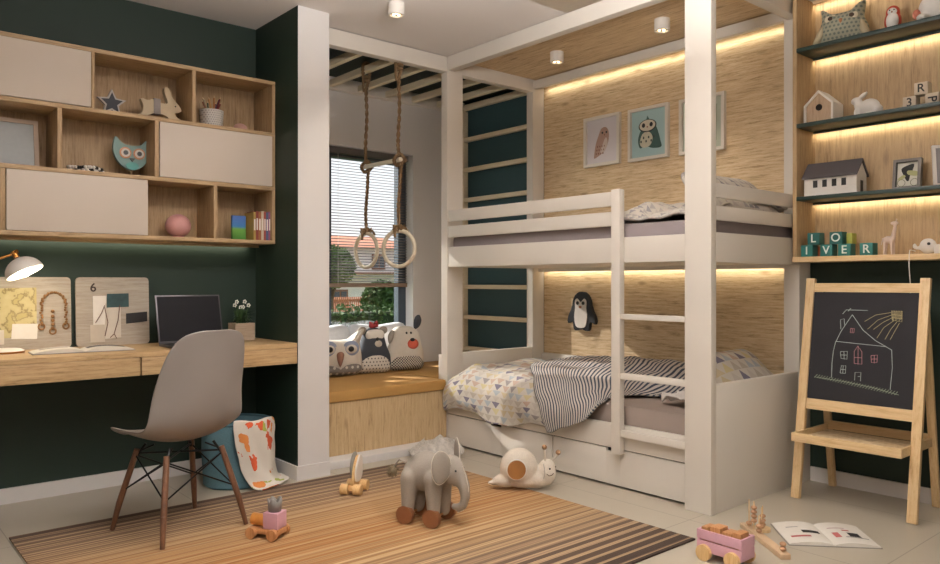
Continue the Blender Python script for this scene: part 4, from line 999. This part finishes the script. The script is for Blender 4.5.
for (a,b_),(c_,d_) in zip(tops,feet):
    MB().cyl((c_,d_,0),(c_+(a-c_)*.3,d_+(b_-d_)*.3,.12),.010,.0135,14).cyl((c_+(a-c_)*.299,d_+(b_-d_)*.299,.1199),(a,b_,.348),.0135,.0125,14).build('leg', WALNUT, t)
b = MB()
def lp(i, f): return (feet[i][0]+(tops[i][0]-feet[i][0])*f, feet[i][1]+(tops[i][1]-feet[i][1])*f, .348*f)
for i,j in ((0,1),(1,3),(3,2),(2,0)):
    b.cyl(lp(i,.5),lp(j,.93),.0035,n=8).cyl(lp(j,.5),lp(i,.93),.0035,n=8)
for i in range(4): b.cyl(lp(i,.86),(tops[i][0]*.8,tops[i][1]*.8,.372),.006,n=8); b.cyl((tops[i][0]*1.02,tops[i][1],.335),(tops[i][0]*.6,tops[i][1]*.6,.366),.004,n=8)
for i,j in ((0,3),(1,2)): b.cyl(lp(i,.95),lp(j,.95),.0045,n=8)
b.build('wire_brace', BLACK, t)

# ------------------------------------------------------------ laundry basket and cloth
BLUE = plain('blue_woven_fabric','#557884',.9,var=.18,nscale=150,bmp=.8)
t = thing('fabric_basket', (1.685,3.905,0), 'round blue fabric basket on the floor under the desk', 'basket')
o = MB().lathe([(0,.006),(.155,.006),(.165,.02),(.172,.18),(.170,.33),(.176,.335),(.178,.33),(.18,.18),(.172,.01),(.16,0),(0,0)],(0,0,0),48).build('body', BLUE, t)
MB().tube([(.174*math.cos(a),.174*math.sin(a),.335) for a in [i*PI/24 for i in range(48)]],.007,8,True).build('rim', plain('blue_rim','#40606b',.8), t)
FL = None
def floral(nt, u, v, tc):
    vo = N(nt,'ShaderNodeTexVoronoi'); vo.inputs['Scale'].default_value = 13; nz = N(nt,'ShaderNodeTexNoise'); nz.inputs['Scale'].default_value = 22
    nt.links.new(tc.outputs['UV'], vo.inputs['Vector']); nt.links.new(tc.outputs['UV'], nz.inputs['Vector'])
    sc_ = N(nt,'ShaderNodeSeparateColor'); nt.links.new(vo.outputs['Color'], sc_.inputs[0])
    col = ramp(nt, sc_.outputs[0], [(0,'#cf5a34'),(.3,'#e2dbd0'),(.5,'#a8b455'),(.68,'#d98a4a'),(.8,'#dcd5ca')],'CONSTANT')
    d = math_n(nt,'ADD',vo.outputs['Distance'],math_n(nt,'MULTIPLY',math_n(nt,'SUBTRACT',nz.outputs[0],.5),.9))
    return mixc(nt, math_n(nt,'LESS_THAN',d,.46), '#dfd8cd', col)
FLM = uvpat('floral_cotton', floral)
bx_, by_ = 1.685, 3.905
def bc(ang, r, z): return (bx_+r*math.cos(rad(ang)), by_+r*math.sin(rad(ang)), z)
ctrl = []
for k in range(6):
    a = -118+k*17.0; w1 = .006*math.sin(k*2.4)
    ctrl.append([bc(a,.145,.27),bc(a,.168,.345),bc(a,.192,.352+w1),bc(a,.20,.30),bc(a+5,.20+w1,.2),bc(a+12,.203+w1,.1),bc(a+20,.212-w1,.04),bc(a+26,.235,.014),bc(a+32,.27+w1,.012)])
P, U = cloth(ctrl, 30, 54, .005, 14, 2, .36, .56)
P = [[Vector((min(p.x,1.93 if p.y>3.71 else 9),min(p.y,4.22),max(p.z,.01))) for p in r] for r in P]
tag(solid(MB().grid(P,U).build('towel', FLM, autoang=180),.004,0), 'white towel with orange and green print draped over the blue basket', 'towel')

# ------------------------------------------------------------ rug
rm, nt, bs = newmat('striped_rug')
tc = N(nt,'ShaderNodeTexCoord'); sp = N(nt,'ShaderNodeSeparateXYZ'); nt.links.new(tc.outputs['Object'], sp.inputs[0])
RY0, RY1 = 1.78, 3.665
tt = math_n(nt,'DIVIDE',math_n(nt,'SUBTRACT',RY1,sp.outputs[1]),RY1-RY0)
base = ramp(nt, tt, [(0,'#6d5645'),(.05,'#957c68'),(.2,'#9c7c5e'),(.34,'#a67645'),(.48,'#a87039'),(.6,'#9f7040'),(.72,'#937556'),(.84,'#8f7560'),(.93,'#75604f'),(1,'#5c483c')])
mp = N(nt,'ShaderNodeMapping'); mp.inputs['Scale'].default_value = (.35,95,1); nt.links.new(tc.outputs['Object'], mp.inputs[0])
ns = N(nt,'ShaderNodeTexNoise'); ns.inputs['Scale'].default_value = 1; ns.inputs['Detail'].default_value = 1; nt.links.new(mp.outputs[0], ns.inputs[0])
base = mixc(nt, math_n(nt,'MULTIPLY',math_n(nt,'SUBTRACT',ns.outputs[0],.38),2.6), base, '#d3b487')
per = .0565
wv = math_n(nt,'FRACT',math_n(nt,'DIVIDE',sp.outputs[1],per)); wv2 = math_n(nt,'FRACT',math_n(nt,'DIVIDE',sp.outputs[1],.0235))
dutyr = ramp(nt, tt, [(0,(.6,.6,.6,1)),(.14,(.3,.3,.3,1)),(.35,(.2,.2,.2,1)),(.6,(.22,.22,.22,1)),(.75,(.3,.3,.3,1)),(.92,(.62,.62,.62,1)),(1,(.8,.8,.8,1))])
dk_ = ramp(nt, tt, [(0,'#3a2a25'),(.15,'#5c4538'),(.35,'#7a4e25'),(.6,'#775328'),(.75,'#5c483b'),(1,'#2a2120')])
amt = ramp(nt, tt, [(0,(.95,.95,.95,1)),(.2,(.5,.5,.5,1)),(.5,(.4,.4,.4,1)),(.7,(.5,.5,.5,1)),(.85,(.95,.95,.95,1)),(1,(1,1,1,1))])
msk = math_n(nt,'MULTIPLY',math_n(nt,'LESS_THAN',wv,dutyr),amt)
far = math_n(nt,'MULTIPLY',math_n(nt,'MULTIPLY',math_n(nt,'LESS_THAN',wv2,.42),math_n(nt,'LESS_THAN',tt,.24)),.6)
col = mixc(nt, math_n(nt,'MAXIMUM',msk,far), base, dk_)
fine = N(nt,'ShaderNodeTexNoise'); fine.inputs['Scale'].default_value = 250; nt.links.new(tc.outputs['Object'], fine.inputs[0])
col = mixc(nt, math_n(nt,'MULTIPLY',fine.outputs[0],.3), col, '#7a6048')
nt.links.new(col, bs.inputs['Base Color']); bs.inputs['Roughness'].default_value = .95
bump(nt, bs, math_n(nt,'ADD',fine.outputs[0],math_n(nt,'MULTIPLY',wv2,.6)), .6, .003)
tag(MB().box(.585,2.765,RY0,RY1,.0005,.008,.002).build('rug', rm), 'flat-woven rug with brown to orange stripes on the tiled floor', 'rug')
RT = .0085

# ------------------------------------------------------------ floor toys
def wheel(b, c, r, th, ax): a = Vector(ax).normalized()*th/2; b.cyl(Vector(c)-a, Vector(c)+a, r, n=24); return b
# crown car
ang = math.degrees(math.atan2(2.89-3.0,1.41-1.345))
t = thing('crown_car', (1.415,2.965,RT), 'wooden push car with pink cube and grey crown on the rug', 'toy car', rz=ang+0)
MB().box(-.072,.072,-.036,.036,.018,.042,.005).build('chassis', TOYWOOD, t)
for x in (-.05,.052):
    for y in (-.046,.046): MB().cyl((x,y-.009,.0235),(x,y+.009,.0235),.0235,n=24).build('wheel', TOYWOOD, t)
MB().cyl((-.07,0,.068),(-.004,0,.068),.0255,n=28).build('cylinder', plain('amber_wood','#c8863f',.45,var=.15,nscale=30), t)
MB().box(.0,.07,-.036,.036,.0425,.11,.004).build('cube', PINK, t)
b = MB(); n = 36
pr_ = [];
for z_ in range(2):
    ring = []
    for k in range(n): 
        r_ = .026 if z_==0 else .031; zz = .1105 if z_==0 else .148+.018*abs(math.cos(k/n*PI*5))
        ring.append((.035+r_*math.cos(2*PI*k/n), r_*math.sin(2*PI*k/n), zz))
    pr_.append(ring)
b.grid([[pr_[i][k%n] for k in range(n+1)] for i in range(2)]); b.cyl((.035,0,.1105),(.035,0,.116),.025,n=24)
solid(b.build('crown', plain('crown_grey','#85817c',.6), t),.005,-1)
# wooden snail/hare pull toy, seen nearly end-on
t = thing('pull_toy', (2.05,3.30,RT), 'thin wooden animal pull toy on chunky wheels near the bench', 'toy', rz=38)
MB().box(-.06,.06,-.013,.013,.02,.045,.003).build('base', TOYLIGHT, t)
MB().prism(smooth_out([(-.045,.04),(-.05,.09),(-.03,.14),(0,.175),(.03,.185),(.055,.16),(.06,.12),(.045,.085),(.05,.04)],4),-.002,-.014,.002).build('body', TOYLIGHT, t)
MB().prism(smooth_out([(-.03,.06),(-.04,.11),(-.01,.16),(.025,.19),(.05,.165),(.055,.11),(.04,.07)],4),-.0145,-.024,.002).build('side_panel', WHT, t)
MB().prism(smooth_out([(-.02,.09),(-.03,.14),(.0,.185),(.03,.2),(.045,.16),(.03,.11)],4),.0,.016,.002).build('ear', plain('felt_grey','#8b857c',.9), t)
for x in (-.05,.05):
    for y in (-.034,.034): MB().cyl((x,y-.019,.027),(x,y+.019,.027),.027,n=24).build('wheel', TOYLIGHT, t)
# elephant
eb = math.degrees(math.atan2(-.92,.40))
t = thing('elephant_toy', (2.05,2.685,RT), 'grey knitted elephant on round wooden wheels in the middle of the rug', 'toy elephant', rz=eb)
b = MB()
b.sph((-.01,0,.215),.085,(1.35,.85,1.02)).sph((-.075,0,.20),.07,(1,.9,1)).sph((.08,0,.225),.065,(1,.85,.95))
b.sph((.145,0,.235),.062,(1,.85,1.02)).sph((.17,0,.215),.05,(1,.8,1))
for x in (-.09,.068):
    for y in (-.052,.052): b.cyl((x,y,.045),(x*.9,y*.85,.19),.031,.05,16).sph((x,y,.05),.031).sph((x*.9,y*.85,.19),.05)
pts = [(.19,0,.21),(.215,0,.17),(.222,0,.13),(.212,0,.095),(.185,0,.078),(.155,0,.08)]
rs = [.036,.03,.025,.021,.018,.014]
for k in range(5): b.cyl(pts[k],pts[k+1],rs[k],rs[k+1],12).sph(pts[k+1],rs[k+1],n=12)
remesh(b.move(Matrix.Diagonal((.84,.98,1.04,1))).build('body', GREYF, t, world=False),.0055,4)
for s_ in (-1,1):
    M_ = Matrix.Translation((.10,s_*.050,.250 if s_ < 0 else .275)) @ Matrix.Rotation(rad(58 if s_ < 0 else -50),4,'Z') @ Matrix.Scale(1.12,4)
    e = MB().puff(smooth_out([(0.02,-.02),(.022,.03),(.0,.062),(-.035,.07),(-.06,.035),(-.058,-.02),(-.035,-.055),(-.005,-.05)],4),.009,0,M=M_ @ Matrix.Translation((0,s_*.022,.01))).build('ear', GREYF, t, autoang=80)
    out = smooth_out([(0.02,-.02),(.022,.03),(.0,.062),(-.035,.07),(-.06,.035),(-.058,-.02),(-.035,-.055),(-.005,-.05)],4)
    MB().tube([(M_ @ Matrix.Translation((0,s_*.022,.01))) @ Vector((p[0],0,p[1])) for p in out],.0022,5,True).build('piping', WOOL, e)
    MB().sph((.158,s_*.037,.25),.005,n=10).build('eye', EYE, t)
MB().tube([(.168,-.0,.285),(.192,-.006,.228),(.205,-.006,.17),(.198,-.004,.114),(.178,-.003,.074),(.15,-.003,.060)],.002,6).build('seam', WOOL, t)
for x in (-.076,.058):
    MB().cyl((x,-.06,.034),(x,.06,.034),.005,n=8).build('axle', TOYWOOD, t)
    for y in (-.072,.072): MB().cyl((x,y-.012,.040),(x,y+.012,.040),.040,n=32).build('wheel', plain('red_brown_wood','#8b5a3a',.45,var=.15,nscale=25), t)
tl = MB().tube([(-.115,0,.25),(-.15,0,.26),(-.18,0,.225)],.004,6).build('tail', GREYF, t)
b = MB(); random.seed(2)
for k in range(130):
    v = Vector((random.gauss(0,1),random.gauss(0,1),random.gauss(0,1))).normalized(); b.cyl(Vector((-.185,0,.205))+v*.006,Vector((-.185,0,.205))+v*.032,.0022,.0008,4)
b.sph((-.185,0,.205),.022,n=10); b.build('pompom', plain('olive_yarn','#7d6f57',.95), tl)
# snail
t = thing('snail_plush', (2.75,2.785,RT), 'cream snail plush with round wooden disc and bead antennae', 'plush toy', rz=-36); t.scale = (1.06,1.06,1.1)
b = MB()
b.sph((-.025,0,.10),.085,(1.1,.75,1.08)).sph((-.09,0,.04),.042,(1.5,.8,.8)).sph((-.145,0,.03),.02,(1.8,.7,.6)).sph((.0,0,.04),.05,(1.8,.95,.75)).sph((.06,0,.045),.048,(1.4,.95,.95)).sph((.11,0,.068),.05,(1,.9,1.15)).sph((.115,0,.095),.042,(1,.9,1))
b.move(Matrix.Translation((0,0,.002)))
remesh(b.build('body', WOOL, t, world=False),.0065,4)
MB().cyl((-.045,-.059,.105),(-.045,-.070,.105),.044,n=36).build('disc', plain('honey_wood','#9c6a38',.5,var=.2,nscale=25), t)
MB().tube([(-.045+.046*math.cos(a),-.064,.105+.046*math.sin(a)) for a in [i*PI/16 for i in range(32)]],.004,6,True).build('disc_ring', WHT, t)
for x,y,z,bx2,by2,bz2 in ((.105,-.01,.135,.10,-.01,.188),(.13,.01,.13,.17,-.0,.16)):
    MB().cyl((x,y,z-.012),(bx2,by2,bz2),.0055,n=8).build('antenna', WOOL, t); MB().sph((bx2,by2,bz2+.008),.0125,n=14).build('bead', plain('bead_brown','#8a6848',.5), t)
for y, x in ((-.038,.122),(.0,.156)): MB().sph((x,y,.1),.0045,n=8).build('eye', EYE, t)
MB().tube([(.105,-.0455,.078),(.117,-.046,.069),(.13,-.043,.071),(.14,-.039,.079)],.0018,5).build('mouth', plain('thread_brown','#5c4638',.9), t)
MB().tube([(.09,-.038,.125),(.094,-.045,.105),(.096,-.048,.08),(.09,-.046,.055)],.002,5).build('seam', plain('pale_grey_thread','#b3aba0',.9), t)
# fluffy cloth by the bed corner
b = MB(); random.seed(9)
P = []
for i in range(27):
    row = []
    for j in range(17):
        a, c_ = i/26*2-1, j/16*2-1
        e = max(abs(a),abs(c_)); z = .012+.13*max(0,1-(a*a*.9+c_*c_))**.6*(.55+.45*noise.noise(Vector((a*2.6,c_*2.6,3)))+.35*noise.noise(Vector((a*6,c_*6,1))))
        row.append(Vector((a*.17*(1-.18*c_*c_), c_*.095*(1-.2*a*a), max(.006,z))))
    P.append(row)
o = solid(b.grid(P).build('fluffy_throw', plain('grey_white_fluff','#c6c0b8',.95,var=.35,nscale=60,bmp=1), autoang=180),.006,1)
tag(o, 'crumpled grey-white fluffy throw on the floor at the bed corner', 'blanket'); o.location = (2.89,3.70,.001); o.rotation_euler = (0,0,rad(-30))
b = MB()
for k in range(520):
    a = random.uniform(-1,1); c_ = random.uniform(-1,1)
    if a*a+c_*c_ > 1.3: continue
    p0 = P[int((a+1)*13)][int((c_+1)*8)]; q = Vector((random.gauss(0,.3),random.gauss(0,.3),1)).normalized()
    b.cyl(p0+Vector((0,0,.001)),p0+q*random.uniform(.008,.02),.0022,.0008,4)
b.build('tufts', plain('fluff_tip','#d8d2c8',.95), o, world=False)

# pink wagon with blocks
t = thing('pink_wagon', (2.64,1.565,0), 'pink wooden wagon with round wheels at the front edge of the floor', 'toy wagon', rz=0, world=True)
x0,x1,y0,y1 = 2.595,2.690,1.475,1.665
MB().box(x0+.006,x1-.006,y0+.006,y1-.006,.032,.044).build('bottom', PINK, t)
for X0,X1,Y0,Y1,nm in ((x0,x0+.008,y0,y1,'side_board'),(x1-.008,x1,y0,y1,'side_board'),(x0+.008,x1-.008,y0,y0+.008,'end_board'),(x0+.008,x1-.008,y1-.008,y1,'end_board')):
    b = MB()
    if nm == 'end_board': b.box(X0,X1,Y0,Y1,.032,.115,.001)
    else: b.box(X0,X1,Y0,Y1,.032,.073,.001).box(X0,X1,Y0,Y1,.079,.115,.001)
    b.build(nm, PINK, t)
MB().box(x0+.002,x0+.007,y0+.002,y0+.012,.07,.082).box(x0+.002,x0+.007,y1-.012,y1-.002,.07,.082).box(x1-.007,x1-.002,y0+.002,y0+.012,.07,.082).box(x1-.007,x1-.002,y1-.012,y1-.002,.07,.082).build('corner_peg', PINK, t)
for y in (y0+.035,y1-.035):
    for x in (x0-.008,x1+.008): MB().cyl((x-.0075,y,.031),(x+.0075,y,.031),.031,n=32).build('wheel', TOYLIGHT, t)
    MB().cyl((x0-.001,y,.031),(x1+.001,y,.031),.004,n=8).build('axle', TOYWOOD, t)
for k,(y,z,s_,nm) in enumerate(((1.506,.0445,.036,'nearest the viewer end'),(1.545,.0445,.042,'second from the near end'),(1.597,.0445,.044,'third from the near end'),(1.643,.0445,.026,'squeezed at the far end'))):
    tag(MB().box(2.612,2.672,y-s_/2,y+s_/2,z,z+.086-.008*(k%2),.004).build('wooden_block', TOYWOOD), 'brown wooden block in the pink wagon, %s'%nm, 'toy block', 'wooden blocks in the pink wagon')
# counting-peg toy
A = Vector((3.075,1.735,0)); Bv = Vector((2.835,1.425,0)); d = (Bv-A).normalized(); Ln = (Bv-A).length
t = thing('counting_peg_toy', A, 'wooden plank toy with bead-stacked pegs behind the pink wagon', 'toy', rz=math.degrees(math.atan2(d.y,d.x)))
MB().box(0,Ln,-.02,.02,0,.022,.003).build('plank', plain('plank_wood','#cfb08e',.5), t)
BEAD = plain('bead_tan','#b88e6c',.5)
for x, hgt, nb, s0 in ((.05,.115,1,.024),(.10,.12,4,.05),(.15,.075,2,.024),(Ln-.025,.03,2,.024)):
    MB().cyl((x,0,.0222),(x,0,.022+hgt),.0025,n=8).build('peg', BEECH, t)
    for k in range(nb): MB().sph((x,0,s0+.011+k*.0185),.013,(1,1,.7),14).build('bead', BEAD, t)
t = thing('stacking_ring_toy', (3.09,1.66,0), 'small wooden stacking toy with two beaded pegs beside the open book', 'toy', rz=20)
MB().cyl((0,0,0),(0,0,.014),.035,n=28).build('base', BEECH, t)
for x, nb in ((-.014,2),(.016,3)):
    MB().cyl((x,0,.0142),(x,0,.105),.0022,n=8).build('peg', BEECH, t)
    for k in range(nb): MB().sph((x,0,.024+k*.018),.013,(1,1,.68),14).build('bead', BEAD, t)
# open book on the floor
M0 = (Vector((3.216,1.671,0))+Vector((2.988,1.497,0))+Vector((3.231,1.229,0))+Vector((3.451,1.416,0)))/4
openbook('open_picture_book', (M0.x,M0.y,.0005), math.degrees(math.atan2(-.26,.24)), .178, .265, 'open picture book lying on the floor tiles in front of the easel', plain('book_cover_grey','#8f8a82',.5),
  [(-.09,-.02,-.02,.015,'#2a2625'),(-.15,-.07,-.07,-.05,'#b86a66'),(-.14,-.09,.05,.06,'#a6a29c'),(.09,.135,-.05,.0,'#1f1d1d'),(.07,.16,-.062,-.052,'#8b8580'),(.03,.055,-.06,.0,'#b0605c'),(.03,.1,.05,.06,'#b49a98'),(.08,.11,.02,.035,'#b0605c')], .016)

# ------------------------------------------------------------ light
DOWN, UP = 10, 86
W = (1,.90,.70)
def strip(name, loc, ln, power, rot): return area(name, loc, .012, ln, power, W, rot)
# LED strips: under canopy, under upper bunk, under each shelf, under wall cabinet
strip('canopy_led', (4.055,2.96,2.50), 1.85, .55, (0,rad(-62),0))
strip('bunk_led', (4.045,2.96,1.165), 1.85, 1.0, (0,rad(-62),0))
for z in (1.500,1.881,2.275,2.575): strip('shelf_led', (XW-.042,1.38,z-.008), 1.0, .55, (0,rad(-50),0))
strip('bottom_led', (XW-.06,1.38,1.18), 1.0, .05, (0,0,0))
area('cabinet_led', (.65,4.225,Z[0]-.006), 2.5, .015, 1.1, W, (rad(50),0,0))
# added pendant out of view, brightens the ceiling and fills the room
t = thing('added_pendant_fill', (1.5,1.7,2.1), 'added white pendant fill light, out of view above the play area', 'fill light', world=True)
MB().box(.9,2.1,1.5,1.9,2.08,2.12,.01).cyl((1.5,1.7,2.12),(1.5,1.7,H-.001),.01).build('housing', WHT, t)
area('fill_uplight', (1.5,1.7,2.125), 1.1, .36, UP, (1,.975,.96), (PI,0,0))
area('fill_downlight', (1.5,1.7,2.075), 1.1, .36, DOWN, (1,.96,.92), (0,0,0))
t = thing('added_ceiling_fill', (-.3,.1,H-.05), 'added square ceiling fill light, unseen behind the viewer', 'ceiling light', world=True)  # added lamp behind the camera, soft fill for the room
MB().box(-.8,.2,-.4,.6,H-.05,H-.001,.01).build('housing', WHT, t)
area('added_ceiling_fill_light', (-.3,.1,H-.056), .9, .9, 26, (1,.97,.94), (0,0,0))
s = bpy.data.lights.new('sun','SUN'); s.energy = 11; s.angle = rad(.6); s.color = (1,.95,.88)
o = bpy.data.objects.new('sun', s); C.objects.link(o)
o.rotation_euler = Vector((.50,-1.15,-.74)).to_track_quat('-Z','Y').to_euler()
wd = bpy.data.worlds.new('sky'); bpy.context.scene.world = wd; wd.use_nodes = True
nt = wd.node_tree; bg = nt.nodes['Background']
tc = N(nt,'ShaderNodeTexCoord'); sp = N(nt,'ShaderNodeSeparateXYZ'); nt.links.new(tc.outputs['Generated'], sp.inputs[0])
nt.links.new(ramp(nt, sp.outputs[2], [(.0,'#ecebea'),(.25,'#e4ecf4'),(1,'#c3d6ea')]), bg.inputs[0]); bg.inputs[1].default_value = 1.05

# ------------------------------------------------------------ camera
cam = bpy.data.cameras.new('camera'); co = bpy.data.objects.new('camera', cam); C.objects.link(co)
cam.sensor_width = 36; cam.lens = 753/940*36; cam.clip_start = .05; cam.clip_end = 200
co.location = (0,0,1.08); fw = Vector((.6501512,.7598049,0))
co.rotation_euler = fw.to_track_quat('-Z','Y').to_euler()
sc = bpy.context.scene; sc.camera = co
sc.view_settings.view_transform = 'Standard'; sc.view_settings.look = 'None'; sc.view_settings.gamma = 1; sc.view_settings.exposure = .5
sc.cycles.use_denoising = True; sc.cycles.max_bounces = 8; sc.cycles.diffuse_bounces = 5; sc.cycles.sample_clamp_indirect = 6
for o in bpy.data.objects:
    if '_w' in o: del o['_w']
